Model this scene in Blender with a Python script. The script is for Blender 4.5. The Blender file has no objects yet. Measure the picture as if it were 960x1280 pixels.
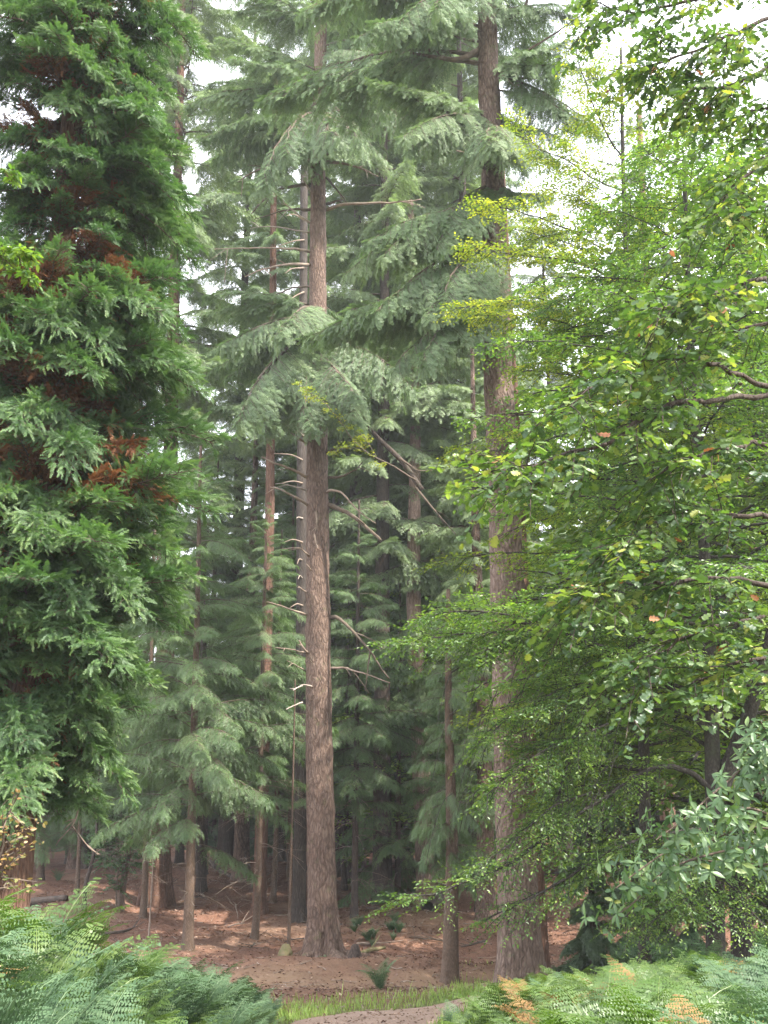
import bpy, math, random
import numpy as np
from mathutils import Vector

R = math.radians
rng = np.random.default_rng(11)
random.seed(5)
SC = bpy.context.scene
COL = SC.collection

# ------------------------------------------------------------------ camera geometry (design helper)
F, CX, CY, PITCH, CAMZ = 1430.0, 480.0, 640.0, R(16.0), 1.6
cp, sp = math.cos(PITCH), math.sin(PITCH)


def at(px, py, Y):
    """world point that lies Y metres ahead, seen at photograph pixel (px, py)"""
    dx = (px - CX) / F
    u = (CY - py) / F
    y = cp - u * sp
    z = sp + u * cp
    k = Y / y
    return np.array([dx * k, Y, CAMZ + z * k])


def sstep(a, b, x):
    t = np.clip((x - a) / (b - a), 0, 1)
    return t * t * (3 - 2 * t)


_GY = [-60, -20, 0, 8, 14, 20, 24, 30, 36, 42, 50, 60, 80, 120, 320]
_GZ = [.4, .25, .0, -.5, -1.0, -1.36, -1.46, -1.6, -1.72, -1.25, -.36, .25, 1.0, 2.2, 6.0]


def vnoise2(x, y, seed=0):
    """smooth value noise, vectorised"""
    x = np.asarray(x, float); y = np.asarray(y, float)
    xi = np.floor(x).astype(np.int64); yi = np.floor(y).astype(np.int64)
    fx = x - xi; fy = y - yi
    fx = fx * fx * (3 - 2 * fx); fy = fy * fy * (3 - 2 * fy)

    def h(a, b):
        n = (a * 374761393 + b * 668265263 + seed * 974711) & 0x7fffffff
        n = ((n ^ (n >> 13)) * 1274126177) & 0x7fffffff
        return ((n ^ (n >> 16)) & 0xffff) / 65535.0
    return (h(xi, yi) * (1 - fx) + h(xi + 1, yi) * fx) * (1 - fy) + (h(xi, yi + 1) * (1 - fx) + h(xi + 1, yi + 1) * fx) * fy


def ground(x, y):
    x = np.asarray(x, float); y = np.asarray(y, float)
    z = np.interp(y, _GY, _GZ)
    z = z + .80 * sstep(1.6, 3.6, -x) * (1 - sstep(11, 25, y)) * sstep(2, 7, y)
    z = z + (.5 * sstep(.7, 1.9, x) + .45 * sstep(2.6, 6, x)) * (1 - sstep(17, 28, y)) * sstep(3, 9, y)
    far = sstep(24, 32, y)
    z = z + (vnoise2(x * .35, y * .35, 3) - .5) * (.10 + .30 * far) + (vnoise2(x * 1.3, y * 1.3, 4) - .5) * (.04 + .14 * far) + (vnoise2(x * 2.9, y * 2.9, 7) - .5) * .07 * far
    # bank lip just in front of the central tree
    z = z + .18 * np.exp(-((y - 31.5) / 2.2) ** 2) * sstep(-6, -2, x) * (1 - sstep(2, 6, x))
    return z


def gz(x, y):
    return float(ground(x, y))


# ------------------------------------------------------------------ object helpers
def link(o, parent=None):
    COL.objects.link(o)
    if parent is not None:
        o.parent = parent
    return o


def tag(o, label=None, cat=None, group=None, kind=None):
    if label: o['label'] = label
    if cat: o['category'] = cat
    if group: o['group'] = group
    if kind: o['kind'] = kind
    return o


def thing(name, label, cat, loc=(0, 0, 0), rz=0.0, group=None):
    o = bpy.data.objects.new(name, None)
    o.empty_display_size = .2
    link(o)
    o.location = loc
    o.rotation_euler = (0, 0, rz)
    return tag(o, label, cat, group)


class MB:
    """collects quads/tris with a tint per vertex and a material index per face; one mesh when built"""

    def __init__(self):
        self.v, self.t, self.q, self.qm, self.f3, self.m3, self.n = [], [], [], [], [], [], 0

    def quads(self, v, q, tint=.5, mat=0):
        v = np.asarray(v, np.float32).reshape(-1, 3)
        q = np.asarray(q, np.int64).reshape(-1, 4)
        self.v.append(v)
        self.t.append(np.broadcast_to(np.asarray(tint, np.float32), (len(v),)).copy())
        self.q.append(q + self.n)
        self.qm.append(np.broadcast_to(np.asarray(mat, np.int32), (len(q),)).copy())
        self.n += len(v)

    def tris(self, v, f, tint=.5, mat=0):
        v = np.asarray(v, np.float32).reshape(-1, 3)
        f = np.asarray(f, np.int64).reshape(-1, 3)
        self.v.append(v)
        self.t.append(np.broadcast_to(np.asarray(tint, np.float32), (len(v),)).copy())
        self.f3.append(f + self.n)
        self.m3.append(np.broadcast_to(np.asarray(mat, np.int32), (len(f),)).copy())
        self.n += len(v)

    def mesh(self, name, mats, smooth=False):
        me = bpy.data.meshes.new(name)
        v = np.concatenate(self.v)
        q = np.concatenate(self.q) if self.q else np.zeros((0, 4), np.int64)
        f = np.concatenate(self.f3) if self.f3 else np.zeros((0, 3), np.int64)
        mi = np.concatenate(self.qm + self.m3)
        loops = np.concatenate([q.ravel(), f.ravel()]).astype(np.int32)
        tot = np.concatenate([np.full(len(q), 4, np.int32), np.full(len(f), 3, np.int32)])
        start = np.concatenate([[0], np.cumsum(tot)[:-1]]).astype(np.int32)
        me.vertices.add(len(v)); me.vertices.foreach_set('co', v.ravel())
        me.loops.add(len(loops)); me.loops.foreach_set('vertex_index', loops)
        me.polygons.add(len(tot)); me.polygons.foreach_set('loop_start', start)
        me.polygons.foreach_set('loop_total', tot)
        for m in (mats if isinstance(mats, (list, tuple)) else [mats]):
            me.materials.append(m)
        me.polygons.foreach_set('material_index', mi)
        me.update(calc_edges=True)
        a = me.attributes.new('tint', 'FLOAT', 'POINT')
        a.data.foreach_set('value', np.concatenate(self.t))
        me.polygons.foreach_set('use_smooth', np.full(len(tot), bool(smooth)))
        return me

    def build(self, name, mats, parent=None, smooth=False):
        return link(bpy.data.objects.new(name, self.mesh(name, mats, smooth)), parent)


def norm(a):
    return a / (np.linalg.norm(a, axis=-1, keepdims=True) + 1e-9)


def smooth_path(pts, n):
    """Catmull-Rom through the points"""
    p = np.asarray(pts, float)
    if len(p) == 2:
        return p[0] + (p[1] - p[0]) * np.linspace(0, 1, n)[:, None]
    e = np.vstack([2 * p[0] - p[1], p, 2 * p[-1] - p[-2]])
    s = np.linspace(0, len(p) - 1 - 1e-6, n)
    i = s.astype(int); t = (s - i)[:, None]
    a, b, c, d = e[i], e[i + 1], e[i + 2], e[i + 3]
    return .5 * (2 * b + (c - a) * t + (2 * a - 5 * b + 4 * c - d) * t ** 2 + (3 * b - a - 3 * c + d) * t ** 3)


def tube(mb, pts, rad, sides=6, tint=.5, mat=0, cap=True):
    p = np.asarray(pts, float)
    n = len(p)
    rad = np.interp(np.linspace(0, 1, n), np.linspace(0, 1, len(np.atleast_1d(rad))), np.atleast_1d(rad))
    t = norm(np.gradient(p, axis=0))
    u = np.cross(t, [0.123, .31, .94]); bad = np.linalg.norm(u, axis=1) < .05
    u[bad] = np.cross(t[bad], [1, 0, 0]); u = norm(u)
    w = np.cross(t, u)
    a = np.linspace(0, 2 * np.pi, sides, endpoint=False)
    ring = p[:, None] + rad[:, None, None] * (np.cos(a)[None, :, None] * u[:, None] + np.sin(a)[None, :, None] * w[:, None])
    i = np.arange(n - 1)[:, None] * sides; j = np.arange(sides)[None]; k = (j + 1) % sides
    q = np.stack([i + j, i + k, i + sides + k, i + sides + j], -1)
    base = mb.n
    mb.quads(ring, q, tint, mat)
    if cap:
        mb.tris(p[-1] + t[-1] * rad[-1] * .4, np.zeros((0, 3)), tint, mat)
        tip = mb.n - 1
        idx = np.arange(sides) + base + (n - 1) * sides
        mb.f3.append(np.stack([idx, np.roll(idx, -1), np.full(sides, tip)], -1)); mb.m3.append(np.full(sides, mat, np.int32))


def place(mb, tv, tq, X, UP, origin, scale, tint, mat=0, ttint=None):
    """copies of a template (local X along X, local Z near UP) merged into the mesh"""
    X = norm(np.asarray(X, float)); UP = np.asarray(UP, float)
    Y = norm(np.cross(UP, X)); Z = np.cross(X, Y)
    B = np.stack([X, Y, Z], 1)                       # K,3(local axis),3
    K = len(X)
    sc = np.asarray(scale, float)
    sc = np.broadcast_to(sc[:, None] if sc.ndim == 1 else sc, (K, 3))
    v = np.einsum('nj,kj,kjc->knc', tv, sc, B) + np.asarray(origin)[:, None]
    n = len(tv)
    q = tq[None] + (np.arange(K) * n)[:, None, None]
    t = np.repeat(np.broadcast_to(np.asarray(tint, float), (K,)), n)
    if ttint is not None:
        t = t + np.tile(ttint, K)
    m = np.repeat(np.broadcast_to(np.asarray(mat), (K,)), len(tq))
    mb.quads(v, q.reshape(-1, 4), t, m)


def blades(P, D, L, W, N):
    """rhombus blades: start P, direction D, length L, width W, face normal N -> verts, quads"""
    P = np.asarray(P, float); D = norm(np.asarray(D, float)); N = np.asarray(N, float)
    L = np.asarray(L, float)[:, None]; W = np.asarray(W, float)[:, None]
    S = norm(np.cross(N, D))
    v = np.stack([P, P + D * L * .45 + S * W * .5, P + D * L, P + D * L * .45 - S * W * .5], 1).reshape(-1, 3)
    return v, np.arange(len(v)).reshape(-1, 4)


# ------------------------------------------------------------------ materials
def new_mat(name):
    m = bpy.data.materials.new(name)
    m.use_nodes = True
    nt = m.node_tree
    nt.nodes.clear()
    return m, nt, nt.nodes, nt.links


def ramp(ns, stops):
    r = ns.new('ShaderNodeValToRGB')
    el = r.color_ramp.elements
    el[0].position, el[0].color = stops[0][0], (*stops[0][1], 1)
    el[1].position, el[1].color = stops[-1][0], (*stops[-1][1], 1)
    for p, c in stops[1:-1]:
        e = el.new(p); e.color = (*c, 1)
    return r


def noise(ns, ls, vec, scale, detail=4, rough=.55, dist=0.0):
    n = ns.new('ShaderNodeTexNoise')
    n.inputs['Scale'].default_value = scale
    n.inputs['Detail'].default_value = detail
    n.inputs['Roughness'].default_value = rough
    n.inputs['Distortion'].default_value = dist
    if vec is not None:
        ls.new(vec, n.inputs['Vector'])
    return n


def leaf_mat(name, stops, transl=.35, gloss=.06, rough=.45, tcol=(1.15, 1.25, .55)):
    """leaf: colour by the leaf's own tint and the plant's own random; light passes through"""
    m, nt, ns, ls = new_mat(name)
    at_ = ns.new('ShaderNodeAttribute'); at_.attribute_name = 'tint'
    oi = ns.new('ShaderNodeObjectInfo')
    ad = ns.new('ShaderNodeMath'); ad.operation = 'MULTIPLY_ADD'
    ls.new(oi.outputs['Random'], ad.inputs[0]); ad.inputs[1].default_value = .16
    ls.new(at_.outputs['Fac'], ad.inputs[2])
    su = ns.new('ShaderNodeMath'); su.operation = 'SUBTRACT'; ls.new(ad.outputs[0], su.inputs[0]); su.inputs[1].default_value = .08
    rp = ramp(ns, stops); ls.new(su.outputs[0], rp.inputs[0])
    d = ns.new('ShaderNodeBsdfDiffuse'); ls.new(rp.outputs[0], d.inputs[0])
    mul = ns.new('ShaderNodeMix'); mul.data_type = 'RGBA'; mul.blend_type = 'MULTIPLY'; mul.inputs[0].default_value = 1
    ls.new(rp.outputs[0], mul.inputs[6]); mul.inputs[7].default_value = (*tcol, 1)
    t = ns.new('ShaderNodeBsdfTranslucent'); ls.new(mul.outputs[2], t.inputs[0])
    mx = ns.new('ShaderNodeMixShader'); mx.inputs[0].default_value = transl
    ls.new(d.outputs[0], mx.inputs[1]); ls.new(t.outputs[0], mx.inputs[2])
    g = ns.new('ShaderNodeBsdfGlossy'); g.inputs['Roughness'].default_value = rough; g.inputs[0].default_value = (1, 1, 1, 1)
    m2 = ns.new('ShaderNodeMixShader'); m2.inputs[0].default_value = gloss * .5
    ls.new(mx.outputs[0], m2.inputs[1]); ls.new(g.outputs[0], m2.inputs[2])
    o = ns.new('ShaderNodeOutputMaterial'); ls.new(m2.outputs[0], o.inputs[0])
    return m


def bark_mat(name, dark, mid, light, sx=7.0, sz=1.1, bump=.6, moss=None, moss_amt=.0):
    m, nt, ns, ls = new_mat(name)
    tc = ns.new('ShaderNodeTexCoord')
    mp = ns.new('ShaderNodeMapping'); mp.inputs['Scale'].default_value = (sx, sx, sz)
    ls.new(tc.outputs['Object'], mp.inputs[0])
    wob = noise(ns, ls, tc.outputs['Object'], 1.6, 3)
    wv = ns.new('ShaderNodeVectorMath'); wv.operation = 'MULTIPLY_ADD'
    ls.new(wob.outputs['Color'], wv.inputs[0]); wv.inputs[1].default_value = (1.6, 1.6, .5); ls.new(mp.outputs[0], wv.inputs[2])
    vo = ns.new('ShaderNodeTexVoronoi'); vo.feature = 'DISTANCE_TO_EDGE'; vo.inputs['Scale'].default_value = 2.2
    ls.new(wv.outputs[0], vo.inputs['Vector'])
    fine = noise(ns, ls, wv.outputs[0], 3.2, 6, .65)
    big = noise(ns, ls, tc.outputs['Object'], .9, 3)
    ed = ns.new('ShaderNodeMapRange'); ed.inputs[1].default_value = 0; ed.inputs[2].default_value = .28
    ls.new(vo.outputs['Distance'], ed.inputs[0])
    eds = ns.new('ShaderNodeMath'); eds.operation = 'MULTIPLY'; ls.new(ed.outputs[0], eds.inputs[0]); eds.inputs[1].default_value = .45
    h = ns.new('ShaderNodeMath'); h.operation = 'MULTIPLY_ADD'
    ls.new(fine.outputs[0], h.inputs[0]); h.inputs[1].default_value = 1.5; ls.new(eds.outputs[0], h.inputs[2])
    k = ns.new('ShaderNodeMath'); k.operation = 'MULTIPLY_ADD'
    ls.new(big.outputs[0], k.inputs[0]); k.inputs[1].default_value = .9; ls.new(h.outputs[0], k.inputs[2])
    kk = ns.new('ShaderNodeMapRange'); kk.inputs[1].default_value = .75; kk.inputs[2].default_value = 2.1
    ls.new(k.outputs[0], kk.inputs[0])
    rp = ramp(ns, [(0, dark), (.5, mid), (1, light)]); ls.new(kk.outputs[0], rp.inputs[0])
    col = rp.outputs[0]
    if moss:
        mn = noise(ns, ls, tc.outputs['Object'], 2.3, 5, .7)
        mr = ns.new('ShaderNodeMapRange'); mr.inputs[1].default_value = .62 - moss_amt * .3; mr.inputs[2].default_value = .78 - moss_amt * .2
        ls.new(mn.outputs[0], mr.inputs[0])
        mm = ns.new('ShaderNodeMix'); mm.data_type = 'RGBA'
        ls.new(mr.outputs[0], mm.inputs[0]); ls.new(col, mm.inputs[6]); mm.inputs[7].default_value = (*moss, 1)
        col = mm.outputs[2]
    b = ns.new('ShaderNodeBsdfPrincipled'); b.inputs['Roughness'].default_value = .9
    b.inputs['Specular IOR Level'].default_value = .2
    ls.new(col, b.inputs['Base Color'])
    bp = ns.new('ShaderNodeBump'); bp.inputs['Strength'].default_value = bump; bp.inputs['Distance'].default_value = .06
    ls.new(h.outputs[0], bp.inputs['Height']); ls.new(bp.outputs[0], b.inputs['Normal'])
    o = ns.new('ShaderNodeOutputMaterial'); ls.new(b.outputs[0], o.inputs[0])
    return m


def plain_mat(name, c1, c2, scale=3.0, rough=.9):
    m, nt, ns, ls = new_mat(name)
    tc = ns.new('ShaderNodeTexCoord')
    n = noise(ns, ls, tc.outputs['Object'], scale, 5, .65)
    rp = ramp(ns, [(.3, c1), (.7, c2)]); ls.new(n.outputs[0], rp.inputs[0])
    b = ns.new('ShaderNodeBsdfPrincipled'); b.inputs['Roughness'].default_value = rough
    b.inputs['Specular IOR Level'].default_value = .25
    ls.new(rp.outputs[0], b.inputs['Base Color'])
    bp = ns.new('ShaderNodeBump'); bp.inputs['Strength'].default_value = .4; bp.inputs['Distance'].default_value = .02
    ls.new(n.outputs[0], bp.inputs['Height']); ls.new(bp.outputs[0], b.inputs['Normal'])
    o = ns.new('ShaderNodeOutputMaterial'); ls.new(b.outputs[0], o.inputs[0])
    return m


M = {}
M['bark_fir'] = bark_mat('bark_fir', (.026, .016, .012), (.125, .082, .062), (.235, .168, .132), 5.5, 1.3, 1.0, (.10, .10, .045), .12)
M['bark_fir_pink'] = bark_mat('bark_fir_pink', (.030, .019, .014), (.15, .102, .080), (.28, .21, .175), 5.5, 1.3, 1.0, (.10, .11, .05), .1)
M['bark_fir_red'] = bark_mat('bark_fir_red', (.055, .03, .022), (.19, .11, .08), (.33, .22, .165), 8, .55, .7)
M['bark_fir_sunlit'] = bark_mat('bark_fir_sunlit', (.07, .045, .034), (.25, .168, .128), (.42, .31, .25), 7, 1.2, .9)  # lighter copy of the fir bark, sunlight put into its colour
M['bark_red'] = bark_mat('bark_red', (.035, .019, .013), (.12, .064, .043), (.21, .125, .088), 10, .8, .8)
M['bark_dark'] = bark_mat('bark_dark', (.018, .013, .011), (.055, .04, .032), (.10, .075, .06), 9, 1.5, .6, (.05, .055, .03), .1)
M['bark_thin'] = bark_mat('bark_thin', (.035, .024, .017), (.09, .06, .042), (.16, .11, .08), 16, 4, .4)
M['bark_gray'] = bark_mat('bark_gray', (.015, .011, .009), (.046, .036, .030), (.095, .078, .067), 9, 1.2, .5)
M['bark_beech'] = bark_mat('bark_beech', (.016, .013, .011), (.035, .029, .024), (.075, .065, .055), 9, 5, .35, (.035, .04, .02), .2)
M['dead_wood'] = plain_mat('dead_wood', (.13, .095, .07), (.28, .215, .17), 6)
M['pale_wood'] = plain_mat('pale_wood', (.19, .155, .125), (.36, .30, .255), 8)
M['twig'] = plain_mat('twig', (.05, .037, .027), (.12, .09, .066), 8)
M['log'] = plain_mat('log', (.03, .022, .018), (.10, .075, .06), 4)
M['mossy'] = plain_mat('mossy', (.06, .07, .02), (.16, .12, .07), 7)

M['fir'] = leaf_mat('fir', [(0, (.055, .088, .038)), (.5, (.112, .168, .076)), (1, (.19, .25, .11))], .36, .05, .5, (1.1, 1.25, .7))
M['fir_pale'] = leaf_mat('fir_pale', [(0, (.08, .12, .055)), (.5, (.15, .21, .095)), (1, (.24, .30, .14))], .4, .05, .5, (1.1, 1.2, .7))  # paler needle copy; haze and sun glare put into the colour
M['hemlock'] = leaf_mat('hemlock', [(0, (.050, .090, .034)), (.5, (.100, .162, .062)), (1, (.17, .24, .09))], .38, .05, .5, (1.1, 1.25, .7))
M['far'] = leaf_mat('far', [(0, (.04, .065, .034)), (.5, (.075, .115, .058)), (1, (.13, .18, .085))], .35, .03, .6, (1.1, 1.2, .7))
M['cypress'] = leaf_mat('cypress', [(0, (.023, .052, .023)), (.45, (.058, .112, .043)), (.8, (.10, .168, .055)), (1, (.15, .21, .068))], .34, .05, .45, (1.0, 1.25, .6))
M['cypress_dead'] = leaf_mat('cypress_dead', [(0, (.05, .022, .012)), (.5, (.13, .055, .026)), (1, (.26, .12, .05))], .2, .02, .6, (1.1, .9, .6))
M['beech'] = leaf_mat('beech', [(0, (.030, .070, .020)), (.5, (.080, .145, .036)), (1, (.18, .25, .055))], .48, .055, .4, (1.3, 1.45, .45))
M['beech_lit'] = leaf_mat('beech_lit', [(0, (.06, .115, .022)), (.5, (.15, .215, .035)), (1, (.31, .33, .055))], .52, .045, .4, (1.3, 1.3, .45))  # lit beech copy; sunshine through the leaves put into the colour
M['oak'] = leaf_mat('oak', [(0, (.024, .050, .022)), (.5, (.062, .108, .036)), (.85, (.125, .175, .052)), (1, (.24, .25, .07))], .42, .05, .38, (1.3, 1.5, .45))
M['chestnut'] = leaf_mat('chestnut', [(0, (.035, .075, .030)), (.5, (.062, .115, .044)), (.85, (.115, .18, .06)), (1, (.22, .24, .07))], .32, .06, .42, (1.1, 1.3, .6))
M['leaf_dead'] = leaf_mat('leaf_dead', [(0, (.12, .05, .025)), (.5, (.25, .11, .05)), (1, (.38, .2, .1))], .3, .03, .6, (1.1, .9, .6))
M['sap_leaf'] = leaf_mat('sap_leaf', [(0, (.08, .12, .03)), (.5, (.25, .16, .08)), (1, (.42, .27, .16))], .35, .04, .5, (1.2, 1.1, .6))
M['broad_far'] = leaf_mat('broad_far', [(0, (.05, .10, .026)), (.5, (.11, .18, .042)), (1, (.22, .29, .07))], .48, .04, .45, (1.25, 1.35, .5))
M['fern'] = leaf_mat('fern', [(0, (.024, .050, .026)), (.5, (.054, .094, .048)), (1, (.115, .165, .085))], .24, .015, .45, (1.1, 1.3, .6))
M['fern_bright'] = leaf_mat('fern_bright', [(0, (.030, .066, .016)), (.5, (.062, .112, .026)), (1, (.13, .175, .045))], .4, .05, .45, (1.2, 1.3, .5))
M['fern_dead'] = leaf_mat('fern_dead', [(0, (.08, .04, .018)), (.5, (.155, .088, .034)), (1, (.25, .17, .07))], .3, .02, .6, (1.1, 1, .6))
M['grass'] = leaf_mat('grass', [(0, (.09, .15, .03)), (.5, (.165, .25, .05)), (1, (.30, .36, .12))], .35, .03, .5, (1.2, 1.3, .5))
M['litter'] = leaf_mat('litter', [(0, (.055, .028, .018)), (.5, (.13, .072, .048)), (.85, (.20, .125, .085)), (1, (.38, .28, .21))], .15, .04, .5, (1.1, .9, .7))

# ------------------------------------------------------------------ templates
def t_spray(pairs, ang, l0, l1, w, axis_w, droop=.12, sub=0, seed=0, jit=.15):
    """flat twig along +X (length 1) with paired side shoots; sub>0 adds shoots on the shoots"""
    r = np.random.default_rng(seed)
    P, D, L, W, N = [], [], [], [], []

    def axis(s):
        return np.array([s, 0, -droop * s * s])
    for i in range(4):
        a, b = axis(i / 4), axis((i + 1) / 4)
        P.append(a); D.append(b - a); L.append(.3); W.append(axis_w); N.append([0, .2, 1])
    for i in range(pairs):
        s = .06 + .9 * (i + .5 * r.random()) / pairs
        for sg in (-1, 1):
            a = R(ang) * (1 + jit * r.normal())
            l = (l0 + (l1 - l0) * s) * (1 + .2 * r.normal())
            d = np.array([math.cos(a), sg * math.sin(a), -.12 + .16 * r.normal() - droop * 1.2 * s])
            p = axis(s)
            n = [0, sg * .35 * r.normal(), 1]
            P.append(p); D.append(d); L.append(l); W.append(w * (1 + .2 * r.normal())); N.append(n)
            if sub:
                dn = norm(d)
                for k in range(sub):
                    u = .25 + .7 * k / sub
                    for s2 in (-1, 1):
                        b = a * sg + s2 * R(38)
                        d2 = np.array([math.cos(b), math.sin(b), -.25 + .15 * r.normal()])
                        P.append(p + dn * l * u); D.append(d2); L.append(l * .42 * (1.1 - u)+.03); W.append(w * .9); N.append([.2 * r.normal(), .2 * r.normal(), 1])
    v, q = blades(P, D, L, W, N)
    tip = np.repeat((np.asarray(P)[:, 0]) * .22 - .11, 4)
    return v, q, tip


FIR = [t_spray(11, 52, .40, .14, .052, .035, .18, 0, i) for i in range(4)]
FIR_FINE = [t_spray(10, 48, .42, .13, .034, .022, .2, 2, 10 + i) for i in range(4)]
HEM = [t_spray(10, 56, .38, .08, .042, .02, .3, 0, 20 + i) for i in range(4)]
FIRP = [t_spray(8, 50, .42, .14, .062, .04, .2, 0, 50 + i) for i in range(4)]
FAR = [t_spray(5, 45, .5, .25, .13, .08, .2, 0, 30 + i) for i in range(3)]
CYP = [t_spray(9, 27, .40, .12, .030, .03, .35, 2, 40 + i) for i in range(4)]


def t_leaf(kind):
    if kind == 'beech':
        v = [[0, 0, 0], [.3, .24, .05], [.68, .21, .05], [1, 0, -.06], [.68, -.21, .05], [.3, -.24, .05]]
        return np.array(v, float), np.array([[0, 3, 2, 1], [0, 5, 4, 3]]), np.zeros(6)
    if kind == 'oak':
        xs = np.linspace(0, 1, 8); w = np.array([.02, .10, .24, .15, .33, .20, .27, .02])
        v = [[x, 0, -.1 * x * x] for x in xs] + [[x + (.04 if i % 2 == 0 else 0), a, .05 - .1 * x * x] for i, (x, a) in enumerate(zip(xs, w))] + \
            [[x + (.04 if i % 2 == 0 else 0), -a, .05 - .1 * x * x] for i, (x, a) in enumerate(zip(xs, w))]
        q = [[i, i + 1, 9 + i, 8 + i] for i in range(7)] + [[i, 16 + i, 17 + i, i + 1] for i in range(7)]
        return np.array(v, float), np.array(q), np.zeros(24)
    if kind == 'lance':
        xs = np.array([0, .2, .45, .7, 1.]); w = np.array([.015, .10, .18, .15, .0])
        z = -.28 * xs ** 2
        v = [[x, 0, b] for x, b in zip(xs, z)] + [[x, a, b + .03] for x, a, b in zip(xs, w, z)] + [[x, -a, b + .03] for x, a, b in zip(xs, w, z)]
        q = [[i, i + 1, 6 + i, 5 + i] for i in range(4)] + [[i, 10 + i, 11 + i, i + 1] for i in range(4)]
        return np.array(v, float), np.array(q), np.zeros(15)


class Var:
    """a reusable bough: plain arrays that can be merged many times, and a mesh for bough objects"""

    def __init__(self, mb):
        self.v = np.concatenate(mb.v); self.t = np.concatenate(mb.t)
        self.q = np.concatenate(mb.q); self.m = np.concatenate(mb.qm); self.mb = mb
        self._me = {}

    def me(self, name, mats):
        k = (name, tuple(m.name for m in mats))
        if k not in self._me:
            self._me[k] = self.mb.mesh(name, mats)
        return self._me[k]

    def into(self, mb, B, origin, scale, dt=0.0):
        v = (self.v * scale) @ np.asarray(B) + origin
        mb.quads(v, self.q, self.t + dt, self.m)


def basis(d, up=(0, 0, 1)):
    X = norm(np.asarray(d, float)); Y = norm(np.cross(up, X)); Z = np.cross(X, Y)
    return np.array([X, Y, Z])


def fir_bough(L, seed, tmpl, rise=.12, drop=.30, hang=.55, sec=7.0, sec_len=.30, step=.13, slen=(.26, .42), gap=.15, bare=.12, thick=.011, twigs=True):
    r = np.random.default_rng(seed)
    mb = MB()
    n = 26
    s = np.linspace(0, 1, n)
    wy = np.cumsum(r.normal(0, .012, n)) * L
    ax = np.stack([L * s, wy * s, L * (rise * s - drop * s * s)], 1)
    tube(mb, ax, [thick * L, thick * L * .55, .006], 6, .5, 1, cap=False)
    O, X, U, S, T = [], [], [], [], []
    ns = int(L * sec)
    for i in range(ns):
        si = bare + (1 - bare) * (i + r.random()) / ns
        for sg in (-1, 1):
            if r.random() < gap:
                continue
            p = np.array([np.interp(si, s, ax[:, k]) for k in range(3)])
            l = L * sec_len * (1.02 - si) ** .75 * min(1, .35 + si * 2.2) * r.uniform(.6, 1.2) + .12
            a = R(r.uniform(48, 72)) * (1 - .45 * si)
            d = np.array([math.cos(a), sg * math.sin(a), r.uniform(-.25, .1)])
            m = max(3, int(l / step))
            u = np.linspace(0, 1, m + 1)[1:]
            pts = p + d * (l * u)[:, None]; pts[:, 2] -= hang * .55 * l * u ** 2 + hang * .15 * u * l
            if twigs:
                full = np.vstack([p, pts])
                if l > .3:
                    tube(mb, full[::max(1, m // 3)], [.0016 * L + .004, .003], 3, .5, 1, cap=False)
            tt = .5 + r.normal(0, .10)
            for j in range(m):
                for s2 in (-1, 1) if j < m - 1 else (0,):
                    lat = np.array([-d[1], d[0], 0]) * s2
                    O.append(pts[j]); S.append(r.uniform(*slen) * (1 - .25 * u[j]))
                    X.append(norm(d * .75 + lat * .8 + np.array([0, 0, -hang * r.uniform(.3, 1.5)])) + r.normal(0, .12, 3))
                    U.append(np.array([0, 0, 1.0]) + d * .5 + r.normal(0, .25, 3))
                    T.append(tt + r.normal(0, .07))
    # leader sprays on the axis
    for i in range(int(L * 8)):
        si = bare + (1 - bare) * r.random() ** .7
        p = np.array([np.interp(si, s, ax[:, k]) for k in range(3)])
        O.append(p); S.append(r.uniform(*slen)); X.append(np.array([1, r.normal(0, .6), r.normal(-.1, .25)])); U.append([0, 0, 1]); T.append(.5 + r.normal(0, .1))
    O, X, U, S, T = map(np.array, (O, X, U, S, T))
    w = r.integers(0, len(tmpl), len(O))
    for k, (tv, tq, tt) in enumerate(tmpl):
        i = w == k
        if i.any():
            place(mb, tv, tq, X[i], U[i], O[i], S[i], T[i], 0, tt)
    return Var(mb)


V_FIR = [fir_bough(5, 100 + i, FIR_FINE if i < 3 else FIR, hang=1.2, drop=.28 + .06 * (i % 2), rise=.16, sec=8, sec_len=.36, gap=.24, slen=(.24, .44)) for i in range(5)]
V_FIRP = [fir_bough(4.5, 120 + i, FIRP, hang=.9, drop=.34, rise=.2, sec=6.5, sec_len=.36, step=.19, slen=(.38, .58), gap=.08) for i in range(3)]
V_HEM = [fir_bough(3, 140 + i, HEM, rise=.16 + .05 * (i % 3), drop=.36 + .08 * (i % 2), hang=.95, sec=7, sec_len=.34, step=.15, slen=(.30, .46), gap=.12, bare=.2, thick=.007) for i in range(4)]
V_FAR = [fir_bough(4, 160 + i, FAR, rise=.1, drop=.38, hang=.9, sec=5, sec_len=.36, step=.26, slen=(.5, .85), gap=.08, bare=.15, twigs=False) for i in range(3)]


def conifer_crown(mb, vars_, H, z0, rad, nb, seed, shape=.75, up0=.25, up1=-.15, low=.65, blen=None):
    """boughs up a stem of height H from z0; rad = bough length at the widest"""
    r = np.random.default_rng(seed)
    bl = vars_[0].v[:, 0].max()
    for i in range(nb):
        f = (i + r.random()) / nb
        z = z0 + (H - z0) * f + r.normal(0, .3)
        az = i * 2.39996 + r.normal(0, .5)
        l = rad * min(1, low + 1.6 * f) * (1 - f ** (1 / shape) * .97) ** shape * r.uniform(.55, 1.15) + .25
        pitch = up1 + (up0 - up1) * f + r.normal(0, .17)
        d = np.array([math.cos(az) * math.cos(pitch), math.sin(az) * math.cos(pitch), math.sin(pitch)])
        vars_[r.integers(len(vars_))].into(mb, basis(d), np.array([0, 0, z]), l / bl, r.normal(0, .07))


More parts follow.
